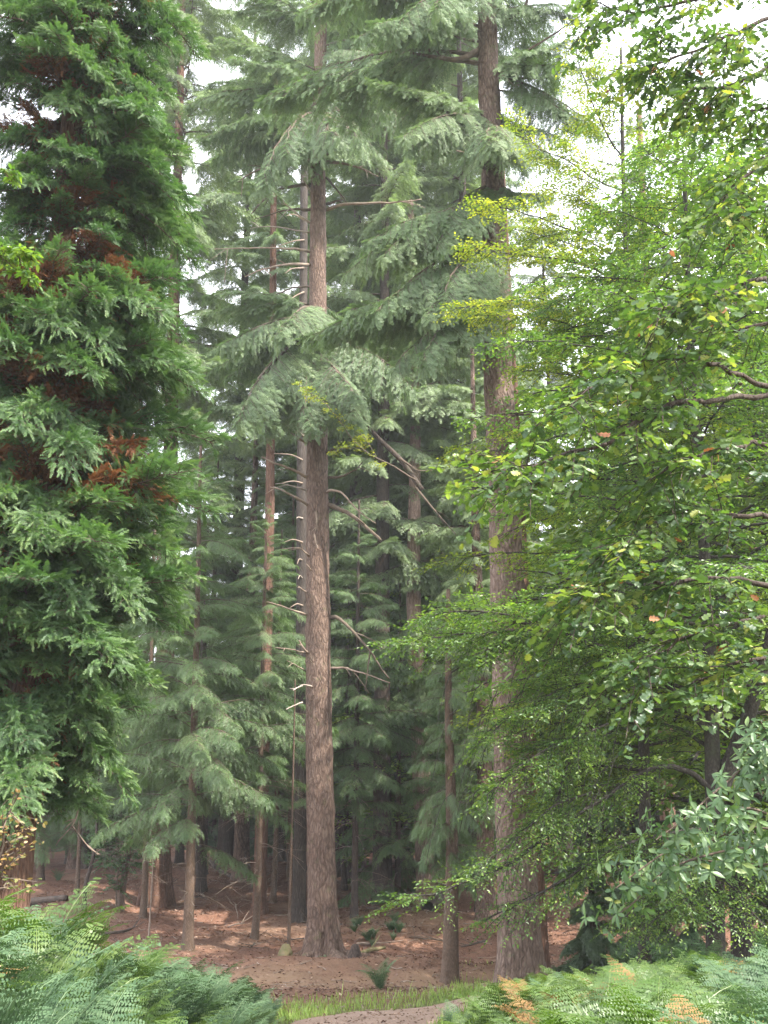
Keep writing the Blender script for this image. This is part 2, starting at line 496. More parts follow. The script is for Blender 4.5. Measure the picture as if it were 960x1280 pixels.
# ------------------------------------------------------------------ trunks
def trunk_mesh(mb, path, rad, sides=28, flare=.45, flare_h=1.2, rough=.05, seed=0, mat=0, lobes=6, dz=.22, buttress=0.0, whorl=0.0):
    """tapered stem along a path (local, starting near z=0) with root flare, flutes and uneven bark"""
    p = np.asarray(path, float)
    zz = p[:, 2]
    n = max(8, int((zz[-1] - zz[0]) / dz))
    low = np.linspace(0, 1, 10)[:-1] * min(1.6, (zz[-1] - zz[0]) * .2)
    z = np.concatenate([zz[0] + low, np.linspace(zz[0] + low[-1] + .2, zz[-1], n)])
    c = np.stack([np.interp(z, zz, p[:, 0]), np.interp(z, zz, p[:, 1]), z], 1)
    if len(p) > 3:
        sm = smooth_path(p, 4 * len(p)); c[:, 0] = np.interp(z, sm[:, 2], sm[:, 0]); c[:, 1] = np.interp(z, sm[:, 2], sm[:, 1])
    r = np.interp(z, zz, rad)
    h = z - zz[0]
    a = np.linspace(0, 2 * np.pi, sides, endpoint=False)
    A, Hh = np.meshgrid(a, h)
    rr = np.random.default_rng(seed)
    ph = rr.random(4) * 6.28
    fl = flare * np.exp(-Hh / (flare_h * .45))
    lob = 1 + .55 * np.cos(lobes * A + ph[0] + .8 * np.sin(A + ph[1])) + .3 * np.cos((lobes - 2) * A + ph[2])
    nz = vnoise2(A / (2 * np.pi) * 18, Hh * 1.1, seed) + vnoise2(A / (2 * np.pi) * 36, Hh * 2.5, seed + 1) * .6
    blend = sstep(5.2, 6.283, A)       # close the seam
    nz0 = vnoise2((A - 2 * np.pi) / (2 * np.pi) * 18, Hh * 1.1, seed) + vnoise2((A - 2 * np.pi) / (2 * np.pi) * 36, Hh * 2.5, seed + 1) * .6
    nz = nz * (1 - blend) + nz0 * blend
    rad2 = r[:, None] * (1 + fl * lob + rough * (nz - .8) + buttress * np.cos(lobes * 1.0 * A + ph[3]) * np.exp(-Hh / 3.0)
                          + whorl * np.exp(-(((Hh + .25 * np.sin(A + ph[1]) + .5 * np.sin(Hh * .7)) % 1.35 - .6) / .13) ** 2) * (.4 + nz * .6))
    ring = np.stack([c[:, 0, None] + rad2 * np.cos(A), c[:, 1, None] + rad2 * np.sin(A), np.broadcast_to(c[:, 2, None], A.shape)], -1)
    m = len(z)
    i = np.arange(m - 1)[:, None] * sides; j = np.arange(sides)[None]; k = (j + 1) % sides
    q = np.stack([i + j, i + k, i + sides + k, i + sides + j], -1)
    base = mb.n
    mb.quads(ring, q, .5, mat)
    top = c[-1] + [0, 0, r[-1] * .3]
    mb.tris(top, np.zeros((0, 3)), .5, mat)
    idx = np.arange(sides) + base + (m - 1) * sides
    mb.f3.append(np.stack([idx, np.roll(idx, -1), np.full(sides, mb.n - 1)], -1)); mb.m3.append(np.full(sides, mat, np.int32))


def px_trunk(pixels, Y, embed=.15, lean_y=0.0):
    """base point and local path for a stem seen through these photograph pixels at distance Y"""
    w = np.array([at(px, py, Y) for px, py in pixels])
    b = np.array([w[0, 0], Y, gz(w[0, 0], Y) - embed])
    w = w[np.argsort(w[:, 2])]
    loc = w - b
    loc[0] = [loc[0, 0], 0, 0] if loc[0, 2] < 1.5 else loc[0]
    if loc[0, 2] > 0:
        loc = np.vstack([[loc[0, 0] * 1.0, 0, 0], loc])
    loc[:, 1] += lean_y * loc[:, 2]
    return b, loc


def stem_thing(name, label, cat, pixels, Y, rad_base, rad_top, H=None, mat='bark_thin', group=None, sides=12, flare=.5, rough=.05, seed=0, flare_h=.8, lobes=5, lean_y=0., buttress=0., taper=1.0):
    b, loc = px_trunk(pixels, Y, lean_y=lean_y)
    if H is not None and H > loc[-1, 2]:
        d = (loc[-1] - loc[0]); d = d / d[2]
        loc = np.vstack([loc, loc[-1] + d * (H - loc[-1, 2])])
    f = (loc[:, 2] / loc[-1, 2]) ** taper
    rad = rad_base + (rad_top - rad_base) * f
    # finer sampling so that the stem is not a straight rod
    t = thing(name, label, cat, tuple(b), 0, group)
    mb = MB()
    trunk_mesh(mb, loc, rad, sides, flare, flare_h, rough, seed, 0, lobes, buttress=buttress, whorl=.05 if sides >= 32 else 0., dz=.11 if sides >= 48 else .22)
    mb.build('trunk', M[mat], t, smooth=True)
    return t, b, loc, rad

# ------------------------------------------------------------------ the setting: ground, path, grass
def ground_mat():
    m, nt, ns, ls = new_mat('forest_floor')
    tc = ns.new('ShaderNodeTexCoord')
    big = noise(ns, ls, tc.outputs['Object'], .32, 4, .6)
    mid = noise(ns, ls, tc.outputs['Object'], 2.2, 6, .7)
    fine = noise(ns, ls, tc.outputs['Object'], 22, 5, .75)
    r1 = ramp(ns, [(.25, (.052, .025, .016)), (.5, (.135, .066, .043)), (.75, (.20, .108, .073))])
    ls.new(mid.outputs[0], r1.inputs[0])
    r2 = ramp(ns, [(.35, (.022, .013, .010)), (.52, (.13, .066, .044)), (.68, (.30, .19, .13))])
    ls.new(fine.outputs[0], r2.inputs[0])
    mx = ns.new('ShaderNodeMix'); mx.data_type = 'RGBA'; mx.inputs[0].default_value = .45
    ls.new(r1.outputs[0], mx.inputs[6]); ls.new(r2.outputs[0], mx.inputs[7])
    # pale drifts of old leaves
    mr = ns.new('ShaderNodeMapRange'); mr.inputs[1].default_value = .52; mr.inputs[2].default_value = .68
    ls.new(big.outputs[0], mr.inputs[0])
    dr = ns.new('ShaderNodeMath'); dr.operation = 'MULTIPLY'; ls.new(mr.outputs[0], dr.inputs[0]); ls.new(fine.outputs[0], dr.inputs[1])
    m2 = ns.new('ShaderNodeMix'); m2.data_type = 'RGBA'
    ls.new(dr.outputs[0], m2.inputs[0]); ls.new(mx.outputs[2], m2.inputs[6]); m2.inputs[7].default_value = (.24, .16, .11, 1)
    mo = noise(ns, ls, tc.outputs['Object'], .9, 5, .7)
    mor = ns.new('ShaderNodeMapRange'); mor.inputs[1].default_value = .60; mor.inputs[2].default_value = .72; mor.inputs[4].default_value = .75
    ls.new(mo.outputs[0], mor.inputs[0])
    mom = ns.new('ShaderNodeMix'); mom.data_type = 'RGBA'
    ls.new(mor.outputs[0], mom.inputs[0]); ls.new(m2.outputs[2], mom.inputs[6]); mom.inputs[7].default_value = (.035, .03, .014, 1)
    m2 = mom
    # sandy bank, painted sun patch and green verge (mask baked per vertex from where they lie)
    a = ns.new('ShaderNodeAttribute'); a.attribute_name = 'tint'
    sand_sun = ns.new('ShaderNodeMapRange'); sand_sun.inputs[1].default_value = .55; sand_sun.inputs[2].default_value = 1
    ls.new(a.outputs['Fac'], sand_sun.inputs[0])
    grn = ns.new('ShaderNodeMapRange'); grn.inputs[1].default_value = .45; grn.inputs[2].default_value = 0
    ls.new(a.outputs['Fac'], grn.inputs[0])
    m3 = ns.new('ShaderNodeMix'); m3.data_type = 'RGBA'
    ls.new(sand_sun.outputs[0], m3.inputs[0]); ls.new(m2.outputs[2], m3.inputs[6]); m3.inputs[7].default_value = (.19, .12, .075, 1)
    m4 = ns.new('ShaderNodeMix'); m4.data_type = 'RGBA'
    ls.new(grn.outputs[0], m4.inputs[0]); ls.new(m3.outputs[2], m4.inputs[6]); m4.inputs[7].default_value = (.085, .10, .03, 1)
    b = ns.new('ShaderNodeBsdfPrincipled'); b.inputs['Roughness'].default_value = .95; b.inputs['Specular IOR Level'].default_value = .15
    ls.new(m4.outputs[2], b.inputs['Base Color'])
    bp = ns.new('ShaderNodeBump'); bp.inputs['Strength'].default_value = .8; bp.inputs['Distance'].default_value = .05
    ad = ns.new('ShaderNodeMath'); ad.operation = 'ADD'; ls.new(fine.outputs[0], ad.inputs[0]); ls.new(mid.outputs[0], ad.inputs[1])
    ls.new(ad.outputs[0], bp.inputs['Height']); ls.new(bp.outputs[0], b.inputs['Normal'])
    o = ns.new('ShaderNodeOutputMaterial'); ls.new(b.outputs[0], o.inputs[0])
    return m


PATH = smooth_path([(0, -8), (0, 0), (-.3, 10), (-.6, 16.8), (-.45, 20.4), (.5, 22.0), (3.0, 22.8), (6.5, 22.2), (12, 20)], 90)


def path_dist(x, y):
    x = np.asarray(x, float); y = np.asarray(y, float)
    d = np.full(x.shape, 1e9)
    for p in PATH:
        d = np.minimum(d, (x - p[0]) ** 2 + (y - p[1]) ** 2)
    return np.sqrt(d)


def build_ground():
    def axis_vals(dense0, dense1, step, far):
        a = np.arange(dense0, dense1 + 1e-6, step)
        g = [a[-1]]
        st = step
        while g[-1] < far:
            st *= 1.18; g.append(g[-1] + st)
        l = [a[0]]
        st = step
        while l[-1] > -far:
            st *= 1.18; l.append(l[-1] - st)
        return np.array(l[1:][::-1] + list(a) + g[1:])
    xs = axis_vals(-22, 22, .3, 320); ys = axis_vals(2, 62, .3, 320)
    Xg, Yg = np.meshgrid(xs, ys)
    Z = ground(Xg, Yg)
    pd = path_dist(Xg, Yg)
    n = vnoise2(Xg * .8, Yg * .8, 9)
    # sandy bank lip between the grass and the big tree; green verge by the path
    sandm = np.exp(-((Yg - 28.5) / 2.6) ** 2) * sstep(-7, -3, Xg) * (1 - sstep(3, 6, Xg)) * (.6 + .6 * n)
    sunny = np.exp(-(((Xg - 1.0) / 2.6) ** 2 + ((Yg - 42) / 3.5) ** 2)) * .7  # pool of sunlight on the floor, painted with the sand tint
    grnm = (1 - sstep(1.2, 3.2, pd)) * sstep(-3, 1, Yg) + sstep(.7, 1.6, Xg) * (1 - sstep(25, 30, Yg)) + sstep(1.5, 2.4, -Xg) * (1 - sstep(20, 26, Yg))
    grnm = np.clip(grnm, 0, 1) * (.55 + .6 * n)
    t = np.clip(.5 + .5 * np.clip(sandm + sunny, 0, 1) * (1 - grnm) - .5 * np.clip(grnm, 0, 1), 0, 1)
    ny, nx = Xg.shape
    i = np.arange(ny - 1)[:, None] * nx; j = np.arange(nx - 1)[None]
    q = np.stack([i + j, i + j + 1, i + nx + j + 1, i + nx + j], -1)
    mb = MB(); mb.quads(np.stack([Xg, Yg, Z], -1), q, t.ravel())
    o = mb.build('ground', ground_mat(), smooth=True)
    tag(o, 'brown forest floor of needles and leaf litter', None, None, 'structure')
    # gravel path
    m, nt, ns, ls = new_mat('path_gravel')
    tc = ns.new('ShaderNodeTexCoord')
    f = noise(ns, ls, tc.outputs['Object'], 30, 5, .8); g = noise(ns, ls, tc.outputs['Object'], 1.6, 4, .6)
    r = ramp(ns, [(.3, (.14, .088, .062)), (.55, (.27, .185, .14)), (.75, (.44, .34, .28))]); ls.new(f.outputs[0], r.inputs[0])
    r2 = ramp(ns, [(.35, (.72, .68, .62)), (.7, (1, 1, 1))]); ls.new(g.outputs[0], r2.inputs[0])
    mx = ns.new('ShaderNodeMix'); mx.data_type = 'RGBA'; mx.blend_type = 'MULTIPLY'; mx.inputs[0].default_value = 1
    ls.new(r.outputs[0], mx.inputs[6]); ls.new(r2.outputs[0], mx.inputs[7])
    b = ns.new('ShaderNodeBsdfPrincipled'); b.inputs['Roughness'].default_value = .95
    ls.new(mx.outputs[2], b.inputs['Base Color'])
    bp = ns.new('ShaderNodeBump'); bp.inputs['Strength'].default_value = .7; bp.inputs['Distance'].default_value = .02
    ls.new(f.outputs[0], bp.inputs['Height']); ls.new(bp.outputs[0], b.inputs['Normal'])
    o = ns.new('ShaderNodeOutputMaterial'); ls.new(b.outputs[0], o.inputs[0])
    P3 = np.array(PATH); d = norm(np.gradient(P3, axis=0)); nrm = np.stack([d[:, 1], -d[:, 0]], 1)
    offs = np.array([-1.45, -1.15, -.8, -.3, .3, .8, 1.15, 1.45]); hz = np.array([-.12, .03, .045, .05, .05, .045, .03, -.12])
    rg = np.random.default_rng(3)
    wob = np.interp(np.arange(len(P3)), np.arange(0, len(P3), 3), rg.normal(0, .08, len(range(0, len(P3), 3))))
    pts = P3[:, None] + nrm[:, None] * (offs[None] + np.sign(offs)[None] * wob[:, None])[..., None]
    z = ground(pts[..., 0], pts[..., 1]) + hz
    v = np.dstack([pts, z]); ny, nx = z.shape
    i = np.arange(ny - 1)[:, None] * nx; j = np.arange(nx - 1)[None]
    q = np.stack([i + j, i + j + 1, i + nx + j + 1, i + nx + j], -1)
    mb = MB(); mb.quads(v, q)
    tag(mb.build('path', m, smooth=True), 'pinkish gravel footpath', None, None, 'structure')


build_ground()


def scatter_grass():
    r = np.random.default_rng(21)
    n = 110000
    x = r.uniform(-6, 9, n); y = r.uniform(12, 27, n)
    d = path_dist(x, y)
    dens = np.where((d > 1.12) & (d < 4.0), (.25 + .75 * sstep(1.12, 1.5, d)) * (1 - sstep(2.2, 4.0, d)), 0) * (.25 + vnoise2(x * 1.1, y * 1.1, 5)) * (1 - sstep(24.5, 27, y))
    # thinner grass beyond the right fir
    k = r.random(n) < dens
    x, y = x[k], y[k]
    x2 = r.uniform(1.5, 9, 14000); y2 = r.uniform(22, 31, 14000)
    k2 = r.random(14000) < .5 * vnoise2(x2 * .8, y2 * .8, 6)
    x = np.concatenate([x, x2[k2]]); y = np.concatenate([y, y2[k2]])
    n = len(x)
    P = np.stack([x, y, ground(x, y) - .01], 1)
    a = r.uniform(0, 6.28, n)
    D = np.stack([np.cos(a) * .45, np.sin(a) * .45, np.ones(n)], 1)
    N = np.stack([np.cos(a), np.sin(a), np.full(n, -.3)], 1)
    v, q = blades(P, D, r.gamma(4, .028, n) * (.5 + vnoise2(x * 2, y * 2, 8)), r.uniform(.008, .018, n), N)
    mb = MB(); mb.quads(v, q, np.repeat(np.clip(r.normal(.55, .2, n) + .25 * (y > 25) , 0, 1), 4))
    tag(mb.build('grass', M['grass']), 'short bright green grass along the path', 'grass', None, 'stuff')


scatter_grass()


def scatter_litter():
    r = np.random.default_rng(22)
    n = 200000
    x = r.uniform(-14, 13, n); y = 25 + 38 * r.random(n) ** 1.2
    k = (np.abs(x) < y * .4) & (r.random(n) < (.16 + 1.6 * np.clip(vnoise2(x * .45, y * .45, 31) - .45, 0, 1)))
    x, y = x[k], y[k]; n = len(x)
    P = np.stack([x, y, ground(x, y) + r.uniform(.0, .03, n)], 1)
    a = r.uniform(0, 6.28, n)
    D = np.stack([np.cos(a), np.sin(a), r.normal(.1, .25, n)], 1)
    N = np.stack([r.normal(0, .4, n), r.normal(0, .4, n), np.ones(n)], 1)
    v, q = blades(P, D, r.uniform(.05, .13, n), r.uniform(.03, .07, n), N)
    mb = MB(); mb.quads(v, q, np.repeat(np.clip(r.normal(.5, .22, n), 0, 1), 4))
    tag(mb.build('fallen_leaves', M['litter']), 'brown and pale fallen leaves on the forest floor', 'leaf litter', None, 'stuff')


scatter_litter()


def scatter_sticks():
    r = np.random.default_rng(23); mb = MB()
    for i in range(900):
        y = 23 + 32 * r.random() ** 1.2; x = r.uniform(-.36, .34) * y; l = r.uniform(.12, .7); a = r.uniform(0, 6.28)
        u = np.linspace(-.5, .5, 4)
        px_, py_ = x + math.cos(a) * l * u + r.normal(0, .02, 4), y + math.sin(a) * l * u + r.normal(0, .02, 4)
        tube(mb, np.stack([px_, py_, ground(px_, py_) + .015 + r.uniform(0, .03, 4)], 1), [r.uniform(.006, .018), .005], 4, r.random())
    for i in range(260):     # leaves and bits blown on to the path
        pass
    tag(mb.build('fallen_twigs', M['dead_wood']), 'thin broken twigs scattered over the needles', 'twigs', None, 'stuff')
    n = 1500; k = r.integers(30, len(PATH) - 12, n)
    p = PATH[k] + r.normal(0, .75, (n, 2)); z = ground(p[:, 0], p[:, 1]) + np.where(path_dist(p[:, 0], p[:, 1]) < 1.15, .056, .02)
    a = r.uniform(0, 6.28, n)
    v, q = blades(np.stack([p[:, 0], p[:, 1], z], 1), np.stack([np.cos(a), np.sin(a), r.normal(.1, .2, n)], 1), r.uniform(.03, .09, n), r.uniform(.02, .05, n), np.stack([r.normal(0, .4, n), r.normal(0, .4, n), np.ones(n)], 1))
    mb = MB(); mb.quads(v, q, np.repeat(np.clip(r.normal(.6, .25, n), 0, 1), 4))
    tag(mb.build('path_leaves', M['litter']), 'dry leaves blown over the gravel path', 'leaf litter', None, 'stuff')


scatter_sticks()


# ------------------------------------------------------------------ the two big firs
def bough_obj(parent, base, attach, tip, var, mats, name='bough'):
    a = np.asarray(attach); t = np.asarray(tip)
    end = var.end
    d = t - a; L = np.linalg.norm(d)
    s = L / np.linalg.norm(end)
    # pitch so that the bough's own end lands at the tip
    az = math.atan2(d[1], d[0])
    pitch = math.asin(np.clip(d[2] / L, -1, 1)) - math.atan2(end[2], end[0])
    o = link(bpy.data.objects.new(name, var.me(name, mats)), parent)
    o.location = tuple(a - base)
    o.rotation_euler = (random.uniform(-.25, .25), -pitch, az)
    o.scale = (s, s * random.uniform(.9, 1.2), s * random.uniform(.9, 1.15))
    return o


for vv in V_FIR + V_FIRP + V_HEM + V_FAR:
    L_ = vv.v[:, 0].max()
    i_ = np.argsort(vv.v[:, 0])[-40:]
    vv.end = np.array([L_, 0, vv.v[i_, 2].mean()])


def limb_part(parent, base, pts_px, r0, r1, mat, name, sides=7, wob=.0, forks=0, seed=0, n=None):
    """a bare limb or stub through photograph pixels (px, py, Y)"""
    r = np.random.default_rng(seed)
    p = np.array([at(*q) for q in pts_px])
    n = n or max(6, 5 * len(p))
    c = smooth_path(p, n)
    L = np.linalg.norm(np.diff(c, axis=0), axis=1).sum()
    c[1:] += np.cumsum(r.normal(0, wob * L / n, (n - 1, 3)), 0)
    mb = MB(); tube(mb, c - base, [r0 * 1.5, r0, (r0 + r1) / 2, r1], sides)
    for i in range(forks):
        k = int(n * r.uniform(.35, .9)); k = min(k, n - 2)
        d = norm(c[k + 1] - c[k]) + r.normal(0, .6, 3)
        l = L * r.uniform(.15, .35)
        e = c[k] + norm(d) * l * np.linspace(0, 1, 4)[:, None]; e[:, 2] -= .15 * l * np.linspace(0, 1, 4) ** 2
        tube(mb, e - base, [r1 * 1.1 + .003, r1 * .5 + .002], 4)
    return mb.build(name, M[mat], parent, smooth=True)


# --- central fir
YB = 36.0
fir1, b1, loc1, rad1 = stem_thing('douglas_fir', 'tall straight fir with brown furrowed trunk and many bare stubs, nearest the grass', 'fir tree',
                                  [(405, 1195), (400, 1000), (398, 800), (396.5, 600), (397, 400), (398, 200), (401, 40), (403, -60)], YB,
                                  .44, .12, H=42, mat='bark_fir', sides=48, flare=.75, flare_h=1.3, rough=.10, seed=3, lobes=7, taper=1.25)
for i, (pts, r0, r1, fk, mt) in enumerate([
    ([(389, 190, 36), (384, 180, 35.8), (380, 170, 35.5)], .035, .018, 0, 'pale_wood'),
    ([(389, 203, 36), (365, 204, 35.8), (335, 207, 35.6), (310, 216, 35.5), (296, 226, 35.4)], .085, .02, 3, 'dead_wood'),
    ([(389, 200, 36), (378, 197, 35.6), (365, 195, 35.2)], .05, .03, 0, 'pale_wood'),
    ([(389, 231, 36), (372, 232, 35.6), (345, 240, 35.2), (325, 256, 35), (314, 270, 35)], .08, .025, 1, 'dead_wood'),
    ([(390, 242, 36), (380, 226, 35.6), (370, 207, 35.2)], .035, .015, 0, 'pale_wood'),
    ([(390, 280, 36), (372, 268, 35.5), (357, 256, 35), (355, 250, 35)], .04, .016, 1, 'pale_wood'),
    ([(389, 291, 36), (360, 287, 35.4), (330, 284, 35), (320, 285, 35)], .028, .012, 1, 'pale_wood'),
    ([(389, 315, 36), (360, 311, 35.4), (320, 311, 35), (268, 313, 35)], .05, .015, 1, 'dead_wood'),
    ([(388, 331, 36), (360, 330, 35.2), (330, 335, 34.8), (305, 346, 34.6)], .055, .02, 2, 'dead_wood'),
    ([(389, 262, 36), (360, 262, 36.2), (318, 274, 36.4)], .05, .016, 1, 'twig'),
    ([(388, 358, 36), (365, 361, 36.6), (335, 372, 37), (300, 379, 37)], .035, .012, 1, 'twig'),
    ([(407, 195, 36), (416, 180, 35.8), (430, 167, 35.6), (446, 156, 35.5)], .075, .04, 0, 'dead_wood'),
    ([(408, 203, 36), (425, 204, 35.7), (445, 209, 35.4), (470, 220, 35.2)], .06, .02, 2, 'dead_wood'),
    ([(409, 255, 36), (418, 252, 35.5), (428, 248, 35.4)], .055, .03, 0, 'twig'),
    ([(408, 222, 36), (418, 235, 35.6), (428, 248, 35.4), (432, 255, 35.4)], .04, .014, 1, 'twig'),
    ([(408, 262, 36), (430, 255, 35.4), (470, 252, 35), (500, 252, 34.8), (525, 247, 34.8)], .06, .02, 1, 'dead_wood'),
    ([(386, 555, 36), (372, 547, 35.6), (363, 540, 35.3)], .05, .03, 0, 'dead_wood'),
    ([(387, 598, 36), (365, 586, 35.4), (340, 576, 35), (328, 570, 35)], .052, .018, 0, 'dead_wood'),
    ([(388, 634, 36), (370, 621, 35.4), (352, 612, 35), (338, 608, 35)], .05, .018, 1, 'dead_wood'),
    ([(386, 614, 36), (366, 608, 35.4), (352, 604, 35.2)], .03, .014, 1, 'pale_wood'),
    ([(391, 698, 36), (381, 690, 35.5), (372, 684, 35.2), (352, 685, 35)], .035, .015, 1, 'dead_wood'),
    ([(392, 718, 36), (387, 710, 35.6), (383, 705, 35.5)], .035, .02, 0, 'dead_wood'),
    ([(386, 742, 36), (379, 737, 35.5), (374, 733, 35.3)], .03, .018, 0, 'dead_wood'),
    ([(388, 770, 36), (365, 762, 35.4), (345, 754, 35), (333, 750, 35)], .035, .012, 0, 'dead_wood'),
    ([(389, 820, 36), (380, 811, 35.5), (374, 800, 35.4)], .05, .018, 0, 'dead_wood'),
    ([(383, 816, 36), (365, 812, 35.4), (345, 808, 35)], .024, .012, 0, 'dead_wood'),
    ([(382, 838, 36), (370, 832, 35.4), (358, 826, 35)], .022, .01, 0, 'dead_wood'),
    ([(394, 860, 36), (386, 857, 35.5), (380, 855, 35.4)], .04, .022, 0, 'pale_wood'),
    ([(378, 857, 35.6), (371, 860, 35.4), (366, 863, 35.2)], .028, .022, 0, 'pale_wood'),
    ([(378, 878, 35.6), (368, 882, 35.4), (357, 887, 35.2)], .026, .02, 0, 'pale_wood'),
    ([(407, 566, 36), (416, 562, 35.6), (426, 558, 35.5)], .045, .02, 1, 'twig'),
    ([(408, 597, 36), (428, 595, 35.6), (443, 588, 35.4), (453, 578, 35.2)], .045, .018, 0, 'twig'),
    ([(405, 618, 36), (414, 613, 35.6), (428, 618, 35.3), (445, 636, 35), (468, 653, 35)], .048, .016, 0, 'dead_wood'),
    ([(411, 632, 36), (430, 640, 35.6), (450, 654, 35.3), (475, 677, 35)], .10, .06, 0, 'dead_wood'),
    ([(410, 771, 36), (425, 775, 35.6), (445, 795, 35.2), (462, 815, 35), (486, 850, 35)], .075, .03, 1, 'dead_wood'),
    ([(410, 836, 36), (428, 834, 35.6), (450, 840, 35.2), (485, 852, 35)], .04, .015, 1, 'dead_wood'),
    ([(395, 640, 35.65), (396, 652, 35.6), (395, 664, 35.62)], .04, .02, 0, 'dead_wood'),
    ([(393, 668, 35.65), (395, 678, 35.6), (397, 686, 35.62)], .035, .018, 0, 'dead_wood'),
]):
    limb_part(fir1, b1, pts, r0 * (.8 if r0 < .07 else .66), r1 * .8, 'twig' if r0 >= .07 else mt, 'dead_branch' if fk or r1 < .03 else 'branch_stub', wob=.075, forks=fk + 1, seed=200 + i)

BO1 = [((399, 150), (245, 190, 35)), ((399, 120), (225, 130, 36)), ((399, 90), (265, 55, 35)), ((399, 130), (485, 125, 33)), ((399, 105), (530, 165, 34)),
       ((400, 60), (500, 50, 35)), ((400, 30), (290, 15, 36)), ((399, 140), (335, 205, 32.5)), ((399, 145), (425, 175, 31.5)), ((399, 165), (455, 170, 34)),
       ((400, 20), (500, -20, 35)), ((400, -10), (320, -40, 35)), ((401, -30), (470, -60, 36)),
       ((397, 395), (275, 440, 34)), ((397, 405), (300, 520, 34)), ((397, 385), (340, 430, 32.5)),
       ((397, 390), (245, 400, 36)), ((397, 425), (365, 545, 33)), ((397, 410), (500, 500, 34.5)), ((397, 430), (425, 540, 33.2)), ((397, 400), (330, 480, 38)),
       ((397, 395), (470, 430, 38)), ((397, 415), (250, 480, 36.5)), ((397, 425), (330, 550, 35)), ((397, 435), (395, 520, 33.4))]
BO1 += [((a[0], a[1] + random.uniform(-18, 18)), (t_[0] + random.uniform(-35, 35), t_[1] + random.uniform(-25, 35), t_[2] + random.uniform(-1.2, 1.2))) for a, t_ in BO1]
for i, (a, t_) in enumerate(BO1):
    bough_obj(fir1, b1, at(a[0], a[1], YB), at(*t_), V_FIR[i % 5], [M['fir'], M['twig']])
for i in range(14):           # the crown carries on above the picture
    z = 31 + i * .8; az = i * 2.4; L_ = 4.4 * (1 - i / 16)
    o = np.interp(z, loc1[:, 2] + b1[2], loc1[:, 0] + b1[0])
    a = np.array([o, YB, z]); bough_obj(fir1, b1, a, a + np.array([L_ * math.cos(az), L_ * math.sin(az), -.3 * L_ + .2]), V_FIR[i % 5], [M['fir'], M['twig']])

# --- right fir
YD = 26.0
fir2, b2, loc2, rad2_ = stem_thing('douglas_fir', 'thick pinkish fir trunk behind the beech leaves, its heavy boughs drooping left', 'fir tree',
                                   [(650, 1215), (645, 1060), (640, 900), (634, 750), (630, 600), (622, 450), (617, 250), (611, 100), (608, 0), (606, -60)], YD,
                                   .455, .14, H=36, mat='bark_fir_pink', sides=48, flare=.3, flare_h=1.4, rough=.10, seed=8, lobes=6, taper=1.1)
BO2 = [((600, 70), (325, 112, 26.5)), ((598, 40), (445, 45, 24)), ((610, 15), (730, 18, 25)), ((612, 95), (728, 55, 24)), ((613, 112), (738, 172, 25)),
       ((612, 150), (505, 180, 23.4)), ((613, 160), (565, 235, 22.8)), ((614, 165), (690, 200, 24.2)), ((614, 190), (640, 255, 23)),
       ((614, 150), (470, 112, 24.5)), ((614, 170), (612, 190, 22.9)),
       ((617, 250), (480, 330, 24)), ((617, 265), (425, 345, 25)), ((618, 300), (520, 410, 23.8)), ((619, 370), (418, 398, 25)), ((619, 345), (400, 440, 27)),
       ((620, 380), (495, 470, 24.2)), ((618, 330), (560, 430, 23.8)), ((617, 245), (695, 255, 25)), ((618, 300), (575, 330, 23)), ((617, 230), (540, 290, 24.5)),
       ((618, 320), (450, 400, 24.2)), ((612, 130), (640, 210, 28)), ((617, 250), (560, 300, 28.5)),
       ((606, -40), (390, 15, 26)), ((606, -30), (515, 30, 23.5)), ((606, -70), (700, -20, 25)), ((606, -50), (450, -10, 28)), ((606, -20), (560, 60, 23.6))]
BO2 += [((a[0], a[1] + random.uniform(-18, 18)), (t_[0] + random.uniform(-35, 35), t_[1] + random.uniform(-20, 35), t_[2] + random.uniform(-1.0, 1.0))) for a, t_ in BO2]
BO2 = [(a, t_) for a, t_ in BO2 if not (555 < t_[0] < 655 and t_[2] < 26.5 and not 130 < t_[1] < 215) and not (t_[1] > 215 and t_[0] > 545 and t_[2] < 25 and t_[0] < 680)]
for i, (a, t_) in enumerate(BO2):
    bough_obj(fir2, b2, at(a[0], a[1], YD), at(*t_), V_FIR[(i * 3 + 1) % 5], [M['fir_pale'] if i in (5, 6, 7, 8, 9, 10) else M['fir'], M['twig']])  # boughs in sun take the paler needles, sunlight put in by colour
for i in range(12):
    z = 24.5 + i * .85; az = i * 2.4 + 1; L_ = 4.6 * (1 - i / 14)
    o = np.interp(z, loc2[:, 2] + b2[2], loc2[:, 0] + b2[0])
    a = np.array([o, YD, z]); bough_obj(fir2, b2, a, a + np.array([L_ * math.cos(az), L_ * math.sin(az), -.3 * L_]), V_FIR[i % 5], [M['fir'], M['twig']])
